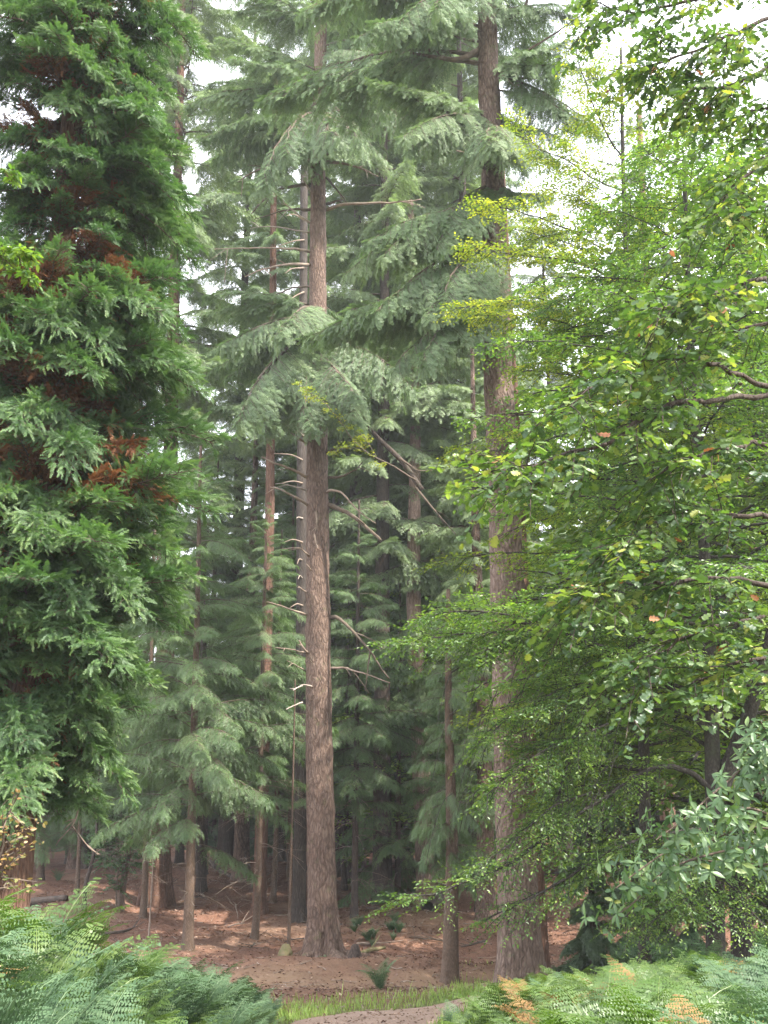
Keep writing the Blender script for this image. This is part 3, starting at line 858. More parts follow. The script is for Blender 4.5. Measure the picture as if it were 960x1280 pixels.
for i, (pts, r0, r1, fk, mt) in enumerate([
    ([(600, 62, 26), (575, 74, 25.8), (545, 72, 25.6), (512, 66, 25.6)], .09, .04, 1, 'twig'),
    ([(600, 52, 26), (570, 45, 25.7), (540, 22, 25.5)], .04, .015, 1, 'twig'),
    ([(622, 18, 26), (640, 20, 25.7), (655, 10, 25.6), (660, -5, 25.6)], .08, .04, 1, 'twig'),
    ([(622, 90, 26), (650, 70, 25.7), (690, 45, 25.5), (722, 22, 25.4)], .045, .02, 2, 'twig'),
    ([(624, 92, 26), (660, 98, 25.7), (700, 95, 25.6)], .04, .015, 2, 'twig'),
    ([(627, 93, 25.8), (640, 105, 25.6), (652, 120, 25.5)], .018, .01, 1, 'dead_wood'),
    ([(612, 205, 25.7), (598, 200, 25.3), (585, 192, 25), (570, 188, 25)], .05, .02, 0, 'dead_wood'),
    ([(624, 210, 25.7), (606, 207, 25.4), (597, 204, 25.2)], .12, .09, 0, 'bark_like'),
    ([(640, 518, 26), (652, 518, 25.8), (664, 517, 25.7)], .045, .03, 0, 'twig'),
]):
    limb_part(fir2, b2, pts, r0 * .8, r1 * .8, mt if mt in M else 'twig', 'branch_stub' if not fk else 'dead_branch', wob=.03, forks=fk, seed=300 + i)

# long broken limb of the central fir, drooping to the right in front of the pale spruce
limb_part(fir1, b1, [(402, 503, 36), (430, 515, 35.2), (455, 530, 34.5), (475, 550, 34.4), (492, 566, 34.3), (505, 580, 34.2), (527, 612, 34)], .065, .09, 'bark_dark', 'broken_limb', seed=77, forks=0)
limb_part(fir1, b1, [(495, 570, 34.3), (510, 580, 34), (522, 588, 34), (540, 588, 34)], .035, .012, 'twig', 'side_branch', seed=78, forks=2)
limb_part(fir1, b1, [(520, 610, 34), (545, 640, 33.8), (570, 668, 33.6)], .03, .012, 'twig', 'side_branch', seed=79, forks=2)


# ------------------------------------------------------------------ mid-distance conifers
def crown_mesh(vars_, H, z0, rad, nb, seed, mats, **kw):
    mb = MB()
    conifer_crown(mb, vars_, H, z0, rad, nb, seed, **kw)
    return mb.mesh('crown', mats)


def crown_obj(parent, me, loc=(0, 0, 0), rz=0., s=1.0, sz=None):
    o = link(bpy.data.objects.new('crown', me), parent)
    o.location = loc; o.rotation_euler = (0, 0, rz); o.scale = (s, s, sz or s)
    return o


# second stem close behind the central fir (standing, bare on its lower half)
t, b, loc, rad = stem_thing('dead_fir', 'slim grey stem with white branch stubs just behind the central fir trunk', 'tree',
                            [(373, 1155), (376, 1000), (377, 800), (377, 600), (379, 400), (380, 250), (381, 160)], 43,
                            .24, .15, mat='bark_gray', sides=20, flare=.7, rough=.06, seed=5)
for i, (x0, y0, x1, y1) in enumerate([(378, 648, 367, 648), (377, 700, 370, 703), (377, 722, 372, 724), (378, 604, 352, 602), (378, 575, 346, 567), (379, 545, 365, 540),
                                      (379, 520, 372, 512), (378, 678, 352, 676), (378, 757, 362, 760), (380, 300, 350, 306), (380, 335, 346, 342), (380, 275, 352, 268), (380, 365, 356, 378)]):
    limb_part(t, b, [(x0, y0, 42.8), (x0 + (x1 - x0) * .45, (y0 + y1) / 2 - 1.5 - i % 3, 42.5), (x0 + (x1 - x0) * (.7 + .1 * (i % 5)), y1 + 2 * (i % 2), 42.3)], .028, .010, 'pale_wood' if i in (0, 2) else 'dead_wood', 'branch_stub', seed=400 + i)

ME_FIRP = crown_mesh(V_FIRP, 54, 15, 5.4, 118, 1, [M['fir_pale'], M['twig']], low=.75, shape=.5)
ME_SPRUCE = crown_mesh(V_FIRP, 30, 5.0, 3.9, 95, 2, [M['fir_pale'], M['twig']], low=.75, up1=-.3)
ME_HEM = [crown_mesh(V_HEM, 16.5, 4.0, 3.5, 112, 3, [M['hemlock'], M['twig']], low=.8, up1=-.1, up0=.35),
          crown_mesh(V_HEM, 19.5, 6.2, 3.6, 112, 4, [M['hemlock'], M['twig']], low=.7, up1=-.15, up0=.3),
          crown_mesh(V_HEM, 12.5, 2.0, 3.0, 70, 5, [M['hemlock'], M['twig']], low=.9, up1=-.1, up0=.3)]

# tall pale fir on the left (trunk 195 -> 222)
t, b, loc, rad = stem_thing('tall_fir', 'tall pale fir with broad fluted trunk foot standing between the cypress and the central fir', 'fir tree',
                            [(197, 1112), (200, 1000), (210, 700), (217, 400), (221, 250), (224, 150)], 47, .44, .12, H=45, mat='bark_red', sides=36, flare=.5, flare_h=2.5, rough=.1, lobes=9, seed=12, buttress=.12)
crown_obj(t, ME_FIRP, (loc[-1, 0] * .5, 0, 0), .4, 1.0)
t, b, loc, rad = stem_thing('slim_fir', 'dark slim fir stem touching the left side of the broad fluted trunk', 'fir tree',
                            [(182, 1108), (184, 1000), (190, 800), (196, 500)], 46.2, .13, .06, mat='bark_dark', seed=13)
# reddish stem with a broken branch
t, b, loc, rad = stem_thing('red_pine', 'reddish pine trunk with a white snapped branch, high between foliage left of the central fir', 'pine tree',
                            [(325, 1105), (332, 850), (337, 650), (338, 560), (340, 490), (341, 380), (342, 250), (343, 150)], 44.5, .25, .11, H=36, mat='bark_red', seed=14, sides=24)
limb_part(t, b, [(339, 491, 44.3), (348, 491, 43.9), (361, 492, 43.7)], .05, .035, 'pale_wood', 'branch_stub', seed=31)
limb_part(t, b, [(341, 491, 44.3), (336, 491, 43.9), (331, 491, 43.7)], .04, .03, 'pale_wood', 'branch_stub', seed=32)
ME_PINE = crown_mesh(V_FIRP[:2], 41, 17, 3.8, 50, 6, [M['fir'], M['twig']], low=.9)
crown_obj(t, ME_PINE, (loc[-1, 0] * .6, 0, 5), 0, .8)
# pale spruce in the middle (trunk 533)
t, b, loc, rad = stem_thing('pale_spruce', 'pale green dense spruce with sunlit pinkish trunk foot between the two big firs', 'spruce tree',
                            [(534, 1116), (528, 1000), (521, 850), (517, 720), (519, 500)], 47, .40, .14, H=31, mat='bark_fir_sunlit', sides=32, flare=.45, seed=15, rough=.08)
crown_obj(t, ME_SPRUCE, (loc[-1, 0] * .3 + .9, .6, 2.2), 1.1)
# dark stem in front of it
t, b, loc, rad = stem_thing('brown_hemlock', 'straight dark brown hemlock stem at the bank, left of the pinkish fir', 'hemlock tree',
                            [(562, 1220), (564, 1130), (565, 1050), (561, 900)], 29, .20, .05, H=9.6, mat='bark_thin', sides=24, flare=.35, seed=16)
crown_obj(t, ME_HEM[2], (loc[-1, 0] * .4, 0, 1.5), 2.2, .36, .66)
# slim stem right behind the right fir, with peeling reddish bark
stem_thing('slim_fir', 'thin orange brown stem tight behind the right side of the pinkish fir trunk', 'fir tree',
           [(676, 1180), (668, 1050), (662, 930), (650, 650), (642, 500), (636, 400)], 28.6, .20, .10, H=22, mat='bark_red', sides=20, flare=.4, rough=.12, seed=17)
# sunlit trunk at the right
t, b, loc, rad = stem_thing('tall_fir', 'orange sunlit fir trunk seen behind the forked dark beech, in the gap left of it', 'fir tree',
                            [(838, 1130), (834, 1050), (830, 900), (822, 700)], 36, .30, .10, H=29, mat='bark_fir_red', sides=28, flare=.4, seed=18)
crown_obj(t, ME_SPRUCE, (loc[-1, 0] * .6, 0, 4.5), 1.3, .82)
t, b, loc, rad = stem_thing('tall_fir', 'orange fir trunk at the picture edge, right of the leaning beech limb', 'fir tree',
                            [(962, 1130), (956, 980), (945, 800)], 41, .32, .10, H=30, mat='bark_fir_red', sides=24, flare=.4, seed=19)
crown_obj(t, ME_SPRUCE, (loc[-1, 0] * .6, 0, 4.5), 2.4, .84)

for i, (px, Y, s, me, lab) in enumerate([(110, 58, .8, ME_FIRP, 'tall pale fir far behind the right edge of the cypress'),
                                      (290, 62, 1.05, ME_FIRP, 'tall pale fir far behind the reddish pine'),
                                      (445, 52, .98, ME_FIRP, 'tall pale fir whose crown fills the space right of the central fir'),
                                      (560, 60, 1.0, ME_FIRP, 'tall pale fir far behind the thick pinkish fir'),
                                      (505, 72, 1.1, ME_FIRP, 'tallest pale fir far behind the pale spruce'),
                                      (700, 52, .62, ME_FIRP, 'pale fir half hidden behind the beech sprays right of the thick pinkish fir'),
                                      (600, 42, .80, ME_SPRUCE, 'pale spruce just left of the thick pinkish fir, behind the brown hemlock'),
                                      (420, 56, 1.0, ME_SPRUCE, 'pale spruce far behind the central fir trunk'),
                                      (760, 58, .9, ME_SPRUCE, 'pale spruce far behind the orange sunlit trunk'),
                                      (310, 54, .9, ME_SPRUCE, 'pale spruce behind the thin hemlock stems left of the central fir'),
                                      (478, 47, .92, ME_FIRP, 'pale fir with wide boughs just behind the long broken limb'),
                                      (590, 49, .95, ME_FIRP, 'pale fir with boughs showing left of the top of the thick pinkish fir'),
                                      (535, 56, 1.1, ME_SPRUCE, 'dense pale spruce behind the brown hemlock stem'),
                                      (375, 60, 1.05, ME_FIRP, 'pale fir straight behind the slim grey stem')]):
    X = (px - 480) / F * Y; Hh = (53 if me is ME_FIRP else 30) * s
    t = thing('tall_fir' if me is ME_FIRP else 'pale_spruce', lab, 'fir tree' if me is ME_FIRP else 'spruce tree', (X, Y, gz(X, Y) - .2), i * 1.1)
    mb = MB(); trunk_mesh(mb, [(0, 0, 0), (.1, 0, Hh * .3), (0, .1, Hh * .6), (0, 0, Hh)], np.array([.42, .32, .2, .05]) * s, 16, .4, 1.0, .06, 30 + i)
    mb.build('trunk', M['bark_dark' if i % 3 else 'bark_fir'], t, smooth=True)
    crown_obj(t, me, (0, 0, 0), 0, s)

# understorey hemlocks: (label, pixels, Y, r0, crown kind, scale, rot, dz)
HEMS = [
    ('young hemlock with feathery low boughs, largest thin stem left of the central fir', [(235, 1182), (238, 1080), (243, 900), (247, 750), (250, 600)], 37, .165, 0, 1.0, .3, 0),
    ('thin hemlock stem with curved foot midway between the largest thin stem and the central fir', [(318, 1166), (322, 1120), (325, 1000), (327, 900), (329, 800)], 39.5, .12, 1, .72, 1.2, .8),
    ('slender hemlock stem behind and between the two thin stems left of the central fir', [(341, 1122), (345, 1050), (347, 950), (349, 800)], 47, .12, 1, .8, 2.0, 0),
    ('thin dark hemlock stem with hanging grey green boughs right of the central fir', [(443, 1138), (444, 1050), (446, 910), (447, 800)], 43, .13, 1, .82, 4.0, -.8),
    ('thin brown hemlock stem beside the pale crooked sapling on the left', [(179, 1142), (182, 1080), (185, 950), (188, 850)], 42.5, .12, 1, .8, 5.0, -.8),
    ('thin stem leaning right out of the needles behind the bracken', [(150, 1127), (156, 1090), (163, 1045), (172, 930)], 45, .13, 1, .75, .9, 0),
    ('thin upright stem nearest the fallen log at the left', [(96, 1118), (99, 1060), (101, 990), (104, 900)], 46, .10, 2, .7, 2.2, 2.2),
    ('dark stub trunk standing deep in shade left of the curved thin stem', [(252, 1110), (252, 1050), (253, 950)], 50, .22, 0, 1.1, 3.3, 0),
    ('thin dark stem in shade just left of the stem with hanging boughs', [(430, 1102), (431, 1030), (433, 930)], 50, .12, 2, 1.1, .2, 1.2),
    ('small hemlock with sweeping boughs almost to the ground by the sunlit trunk foot', [(497, 1100), (498, 1000), (499, 880)], 47.5, .12, 2, 1.05, 4.4, -1.2),
    ('dark thin stem between the brown hemlock and the pinkish fir', [(596, 1108), (597, 1040), (598, 900)], 44, .10, 2, 1.0, 5.5, .6),
    ('thin hemlock at the back between the slender stem and the central fir', [(362, 1098), (363, 1000), (364, 900)], 53, .14, 0, 1.1, 1.0, 0),
    ('bushy hemlock behind the cypress, left edge of the needles clearing', [(52, 1085), (54, 1000), (58, 900)], 52, .16, 2, 1.2, 1.9, 0),
]
for i, (lab, pxs, Y, r0, ck, s, rz, dz) in enumerate(HEMS):
    t, b, loc, rad = stem_thing('young_hemlock', lab, 'hemlock tree', pxs, Y, r0, r0 * .3, H=[16.3, 19, 12.3][ck] * s, mat='bark_dark' if 'dark' in lab else 'bark_thin', group='thin understorey stems', seed=500 + i, flare=.45, flare_h=.7)
    o = crown_obj(t, ME_HEM[ck], (loc[-1, 0] * .7, 0, dz), rz, s)
    rr = np.random.default_rng(600 + i)
    # bare dead twigs below the crown, one mesh of whiskers per stem
    mb = MB()
    for k in range(26):
        z = rr.uniform(1.2, 6.0); a = rr.uniform(0, 6.28); l = rr.uniform(.5, 1.9)
        u = np.linspace(0, 1, 5)
        c = np.stack([np.interp(z, loc[:, 2], loc[:, 0]) + np.cos(a) * l * u, np.sin(a) * l * u, z + .12 * l * u - .45 * l * u ** 2], 1)
        tube(mb, c, [.012, .004], 3)
        for w in range(3):
            j = rr.integers(1, 4); d = norm(c[j] - c[0]) + rr.normal(0, .5, 3); e = c[j] + d * l * .3 * np.linspace(0, 1, 3)[:, None]
            tube(mb, e, [.006, .003], 3)
    mb.build('dead_twigs', M['dead_wood' if i % 2 else 'twig'], t)

# bare saplings
for i, (lab, pxs, Y, r0, mt) in enumerate([
    ('bare straight pole of a sapling right against the left side of the central fir', [(361, 1173), (364, 1060), (367, 940), (369, 850)], 38, .055, 'bark_thin'),
    ('crooked whitish bare sapling rising from the bracken edge', [(186, 1172), (189, 1120), (191, 1080), (189, 1040), (192, 1000)], 40, .03, 'dead_wood'),
    ('crooked dark sapling curving at its foot behind the bright bracken', [(105, 1132), (107, 1105), (113, 1085), (120, 1050), (122, 1000), (126, 940)], 44, .085, 'bark_dark'),
]):
    t, b, loc, rad = stem_thing('bare_sapling', lab, 'sapling', pxs, Y, r0, r0 * .35, mat=mt, group='bare saplings', seed=520 + i, sides=8, flare=.3)
    rr = np.random.default_rng(650 + i); mb = MB()
    for k in range(12):
        z = rr.uniform(.25, 1) * loc[-1, 2]; a = rr.uniform(0, 6.28); l = rr.uniform(.3, .9)
        u = np.linspace(0, 1, 4)
        c = np.stack([np.interp(z, loc[:, 2], loc[:, 0]) + np.cos(a) * l * u, np.sin(a) * l * u, z + .3 * l * u - .35 * l * u ** 2], 1)
        tube(mb, c, [.009, .003], 3)
    mb.build('side_twigs', M[mt], t)

# ------------------------------------------------------------------ trees at the back of the wood
FARM = [M['far'], M['twig']]
ME_FAR = [crown_mesh(V_FAR, 32, 4.6, 4.4, 95, 21, FARM, low=.8, up1=-.3), crown_mesh(V_FAR, 28, 3.4, 4.0, 95, 22, FARM, low=.9, up1=-.25),
          crown_mesh(V_FAR, 38, 9, 5.0, 85, 23, FARM, low=.8, up1=-.25), crown_mesh(V_FAR, 10, .1, 3.0, 60, 24, FARM, low=1, up1=-.1)]
mbt = MB(); trunk_mesh(mbt, [(0, 0, 0), (.1, 0, 10), (0, .1, 20), (0, 0, 34)], np.array([.38, .3, .2, .05]), 10, .4, 1.0, .05, 3)
ME_FART = mbt.mesh('trunk', [M['bark_dark']], True)
FARS = []
rr = np.random.default_rng(77)
for row, (Y, n, kinds) in enumerate([(58, 11, (0, 1, 2)), (64, 12, (1, 0)), (71, 14, (0, 2, 3)), (79, 14, (3, 0, 1)), (88, 15, (2, 0, 3)), (100, 18, (0, 3, 1)), (112, 20, (3,)), (118, 20, (3,))]):
    for i in range(n):
        x = (i + .5 + rr.uniform(-.3, .3)) / n * 2 - 1
        X = x * Y * .42; yy = Y + rr.uniform(-2.5, 2.5)
        FARS.append((X, yy, kinds[rr.integers(len(kinds))], rr.uniform(.8, 1.2) * (1.5 if Y > 105 else 1)))
for i, (X, Y, k, s) in enumerate(FARS):
    # keep the sky gap left of the central fir and the one at upper right
    px = 480 + X / Y * F
    if k in (0, 2) and (60 < px < 300 or 690 < px < 860): s *= .62
    t = thing('back_conifer', 'dark conifer among the crowded trees at the back of the wood' if k != 3 else 'low dark young conifer filling the shade at the back of the wood', 'conifer', (X, Y, gz(X, Y) - .2), rr.uniform(0, 6.28),
              'conifers at the back of the wood' if k != 3 else 'young conifers at the back of the wood')
    o = link(bpy.data.objects.new('trunk', ME_FART), t); f = s * ([30, 26, 36, 9][k] / 34.)
    o.scale = (f ** .6, f ** .6, f)
    crown_obj(t, ME_FAR[k], (0, 0, 0), 0, s)

for i, (px, Y, s_, lab) in enumerate([(726, 30.5, .50, 'dark young conifer with boughs to the ground, right behind the thick pinkish fir'),
                                      (782, 33, .58, 'dark young conifer in the gap left of the forked dark beech'),
                                      (846, 30, .46, 'small dark young conifer just left of the forked beech foot'),
                                      (925, 29, .52, 'dark young conifer right of the forked beech foot'),
                                      (980, 32, .60, 'dark young conifer at the right edge behind the chestnut leaves')]):
    X = (px - 480) / F * Y
    t = thing('young_conifer', lab, 'conifer', (X, Y, gz(X, Y) - .1), i * 1.9)
    o = link(bpy.data.objects.new('trunk', ME_FART), t); o.scale = (.35, .35, .28 * s_)
    crown_obj(t, ME_FAR[3], (0, 0, 0), 0, s_ * .8, s_)

# ------------------------------------------------------------------ the cypress at the left
def cypress_bough(L, seed):
    r = np.random.default_rng(seed)
    mb = MB(); n = 16; s = np.linspace(0, 1, n)
    wy = np.cumsum(r.normal(0, .02, n)) * L
    ax = np.stack([L * s, wy * s, L * (.32 * s - .42 * s ** 2.2)], 1)
    tube(mb, ax, [.016 * L, .008 * L, .004], 5, .5, 2, cap=False)
    O, X, U, S, T, MM = [], [], [], [], [], []
    ns_ = 16
    for i in range(ns_):
        si = .16 + .84 * (i + r.random()) / ns_
        for sg in (-1, 1, 0):
            p = np.array([np.interp(si, s, ax[:, k]) for k in range(3)])
            l = L * .30 * (1.05 - si) ** .6 * min(1, .4 + 2 * si) * r.uniform(.7, 1.2) + .08
            a = sg * R(r.uniform(35, 65))
            d = np.array([math.cos(a), math.sin(a), r.uniform(-.1, .45) if sg else r.uniform(.2, .8)])
            d = norm(d)
            m = max(2, int(l / .050)); u = np.linspace(0, 1, m + 1)[1:]
            pts = p + d * (l * u)[:, None]; pts[:, 2] -= .35 * l * u ** 2
            if sg: tube(mb, np.vstack([p, pts])[::max(1, m // 2)], [.007, .003], 3, .5, 2, cap=False)
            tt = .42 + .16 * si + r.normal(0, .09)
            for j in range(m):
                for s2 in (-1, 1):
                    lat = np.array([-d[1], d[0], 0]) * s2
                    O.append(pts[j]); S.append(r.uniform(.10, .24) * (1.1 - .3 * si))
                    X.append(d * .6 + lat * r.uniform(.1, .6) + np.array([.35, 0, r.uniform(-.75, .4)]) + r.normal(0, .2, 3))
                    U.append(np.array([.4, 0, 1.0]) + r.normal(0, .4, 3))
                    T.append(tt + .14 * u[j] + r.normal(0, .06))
                    MM.append(1 if si < .33 and r.random() < .25 else 0)
    O, X, U, S, T, MM = map(np.array, (O, X, U, S, T, MM))
    w = r.integers(0, len(CYP), len(O))
    for k, (tv, tq, tt) in enumerate(CYP):
        for mm in (0, 1):
            i = (w == k) & (MM == mm)
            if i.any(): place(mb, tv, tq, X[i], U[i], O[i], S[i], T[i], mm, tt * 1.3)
    return Var(mb)


V_CYP = [cypress_bough(2.0, 700 + i) for i in range(6)]


def build_cypress():
    r = np.random.default_rng(71)
    Y = 15.5; b = np.array([at(24, 900, Y)[0], Y, 0]); b[2] = gz(b[0], Y) - .15
    t = thing('cypress', 'huge dense green cypress with rusty dead patches filling the left side', 'cypress tree', tuple(b))
    mb = MB(); trunk_mesh(mb, [(0, 0, 0), (.05, 0, 6), (0, .05, 14), (.05, 0, 21)], np.array([.34, .26, .15, .03]), 18, .4, .9, .07, 6)
    mb.build('trunk', M['bark_red'], t, smooth=True)
    zs = [1.9, 3.5, 6, 9, 12, 15, 18, 21.5]; rs = [1.1, 1.55, 1.85, 1.88, 1.6, 1.32, .75, .25]
    # a bough is a fan of limbs that leave the stem together
    fans = []
    for k in range(7):
        mb = MB()
        for j in range(6):
            az = (j - 2.5) * .24 + r.normal(0, .12); pitch = r.uniform(-.6, .45)
            d = np.array([math.cos(az) * math.cos(pitch), math.sin(az) * math.cos(pitch), math.sin(pitch)])
            v = V_CYP[(k + j * 2) % 6]; dead = k == 6 and j in (0, 2, 4)
            w_ = Var.__new__(Var); w_.v, w_.t, w_.q = v.v, v.t, v.q
            w_.m = np.where((v.m == 0) & (v.v[v.q[:, 0], 0] < 1.5), 1, v.m) if dead else v.m
            w_.into(mb, basis(d), np.array([0, 0, r.uniform(-.3, .3)]), r.uniform(.36, .58), r.normal(0, .08))
        fans.append(mb.mesh('bough', [M['cypress'], M['cypress_dead'], M['twig']]))
    nb = 98
    for i in range(nb):
        f = (i + r.random()) / nb
        z = 2.9 + 18.2 * f ** 1.3
        az = i * 2.39996 + r.normal(0, .3)
        l = np.interp(z, zs, rs) * r.choice([.7, .85, .95, 1.0, 1.1, 1.25]) * r.uniform(.94, 1.06)
        if math.cos(az) < -.3 and 10 < z < 14: l *= .7          # thinner where the sky shows through
        o = link(bpy.data.objects.new('bough', fans[6] if vnoise2(z * .9 + 3, az * 1.2, 5) > .66 or (math.cos(az) < .1 and math.sin(az) < 0 and i % 4 == 0) else fans[r.integers(6)]), t)
        o.location = (0, 0, z); o.rotation_euler = (r.normal(0, .25), r.normal(.12, .16), az); o.scale = (l, l * r.uniform(.9, 1.15), l * r.uniform(.9, 1.3))


build_cypress()


# ------------------------------------------------------------------ broadleaf trees
LEAFT = {k: t_leaf(k) for k in ('beech', 'oak', 'lance')}


class Leafy:
    """collects wood and leaves of one broadleaf crown"""

    def __init__(self, seed, kind='beech', lsize=(.055, .085), r=None):
        self.r = np.random.default_rng(seed); self.kind = kind; self.ls = lsize
        self.wood = MB(); self.O, self.X, self.U, self.S, self.T, self.MM = [], [], [], [], [], []

    def twigs(self, P, D, L, planar=.45, gap=.045, droop=.2, tint=.5, dead=0., spread=.9):
        """many twigs at once: start P, direction D, length L"""
        r = self.r
        P = np.asarray(P); D = norm(np.asarray(D)); L = np.asarray(L)
        K = len(P)
        side = norm(np.cross(D, [0, 0, 1.0]) + 1e-4)
        v, q = blades(P, D, L, np.full(K, .009), np.tile([0, 0, 1.0], (K, 1)) + r.normal(0, .3, (K, 3)))
        self.wood.quads(v, q)
        m = np.maximum(3, (L / gap).astype(int)); mm = m.max()
        j = np.arange(mm)[None]
        u = (j + .6) / m[:, None]
        ok = u < 1.05
        pos = P[:, None] + D[:, None] * (L[:, None] * u)[..., None]
        pos[..., 2] -= droop * L[:, None] * u ** 2 * .5
        sg = np.where(j % 2 == 0, 1, -1) * np.ones((K, 1)); sg = np.where(u > .93, 0, sg)
        d = D[:, None] * .6 + side[:, None] * (sg * spread)[..., None] + r.normal(0, .22, pos.shape)
        d[..., 2] -= droop * .9
        up = np.array([0, 0, 1.0]) + r.normal(0, planar, pos.shape)
        tt = np.asarray(tint) if np.ndim(tint) else np.full(K, tint)
        t = tt[:, None] + r.normal(0, .18, (K, mm)) + r.normal(0, .08, (K, 1))
        self.O.append(pos[ok]); self.X.append(d[ok]); self.U.append(up[ok]); self.T.append(t[ok])
        n = int(ok.sum())
        self.S.append(r.uniform(*self.ls, n)); self.MM.append((r.random(n) < dead).astype(int))

    def limb(self, path, r0, r1=.008, sub=.22, slen=(.5, 1.3), tw=.11, tlen=(.16, .34), start=.15, flat=.35, droop=.25, tint=.5, gap=.045, planar=.45, dead=0., sides=6, taper=True):
        r = self.r
        path = np.asarray(path, float)
        L = np.linalg.norm(np.diff(path, axis=0), axis=1).sum()
        c = smooth_path(path, max(8, int(L / .2)))
        c[2:] += np.cumsum(r.normal(0, .018, (len(c) - 2, 3)), 0)
        tube(self.wood, c, [r0, (r0 + r1) * .5, r1], sides, cap=False)
        s = np.linspace(0, 1, len(c)); tan = norm(np.gradient(c, axis=0))
        P, D, LL, TT = [], [], [], []
        n = int(L / sub * (1 - start)) + 1
        for i in range(n):
            si = start + (1 - start) * (i + r.random()) / n
            p = np.array([np.interp(si, s, c[:, k]) for k in range(3)]); t = tan[min(len(c) - 1, int(si * len(c)))]
            h = norm(np.cross(t, [0, 0, 1.0]) + 1e-4)
            for sg in (-1, 1):
                l = r.uniform(*slen) * (1.1 - .75 * si if taper else 1)
                d = norm(t * r.uniform(.4, .9) + h * sg * r.uniform(.5, 1.0) + np.array([0, 0, r.normal(0, flat)]))
                m = max(3, int(l / tw)); u = np.linspace(0, 1, m + 1)
                pts = p + d * (l * u)[:, None]; pts[:, 2] -= droop * l * u ** 2
                tube(self.wood, pts[::max(1, m // 3)], [max(.005, r1 * .9), .004], 4, cap=False)
                h2 = norm(np.cross(d, [0, 0, 1.0]) + 1e-4)
                tt = (tint if np.isscalar(tint) else r.uniform(*tint)) + r.normal(0, .07)
                for j in range(1, m + 1):
                    for s2 in ((-1, 1) if j < m else (0,)):
                        P.append(pts[j]); D.append(d * .7 + h2 * s2 * r.uniform(.5, .9) + np.array([0, 0, r.normal(-droop * .5, .15)])); LL.append(r.uniform(*tlen)); TT.append(tt)
        # tip of the limb itself
        for j in range(3):
            P.append(c[-1]); D.append(tan[-1] + r.normal(0, .3, 3)); LL.append(r.uniform(*tlen)); TT.append(.5)
        self.twigs(P, D, LL, planar, gap, droop, np.array(TT), dead)

    def rosettes(self, P, D, n=6, size=(.13, .19), tint=.5):
        r = self.r
        P = np.asarray(P); D = norm(np.asarray(D)); K = len(P)
        for k in range(K):
            a0 = r.random() * 6.28; e1 = norm(np.cross(D[k], [.1, .2, 1])); e2 = np.cross(D[k], e1)
            for j in range(n):
                a = a0 + j * 6.283 / n + r.normal(0, .15)
                o = e1 * math.cos(a) + e2 * math.sin(a)
                self.O.append(P[k][None]); self.X.append((o + D[k] * r.uniform(.0, .6) + [0, 0, -.25])[None])
                self.U.append((D[k] + [0, 0, .8] + r.normal(0, .15, 3))[None]); self.T.append(np.array([tint + r.normal(0, .12) + .22 * math.sin(k * 1.7)]))
                self.S.append(r.uniform(*size, 1)); self.MM.append(np.zeros(1, int))

    def build(self, parent, leafm, deadm=None, woodm='bark_beech', name='crown', off=None):
        tv, tq, tt = LEAFT[self.kind]
        O = np.concatenate(self.O); off = np.zeros(3) if off is None else np.asarray(off)
        mb = MB()
        MMs = np.concatenate(self.MM)
        place(mb, tv, tq, np.concatenate(self.X), np.concatenate(self.U), O - off, np.concatenate(self.S), np.clip(np.concatenate(self.T), 0, 1), MMs, None)
        me = mb.mesh(name, [M[leafm], M[deadm or 'leaf_dead']])
        c = link(bpy.data.objects.new(name, me), parent)
        for v in self.wood.v: v -= off.astype(np.float32)
        self.wood.build('branches', M[woodm], parent, smooth=True)
        return len(O)


NLEAF = {}


def px_path(pts):
    return [at(*p) for p in pts]


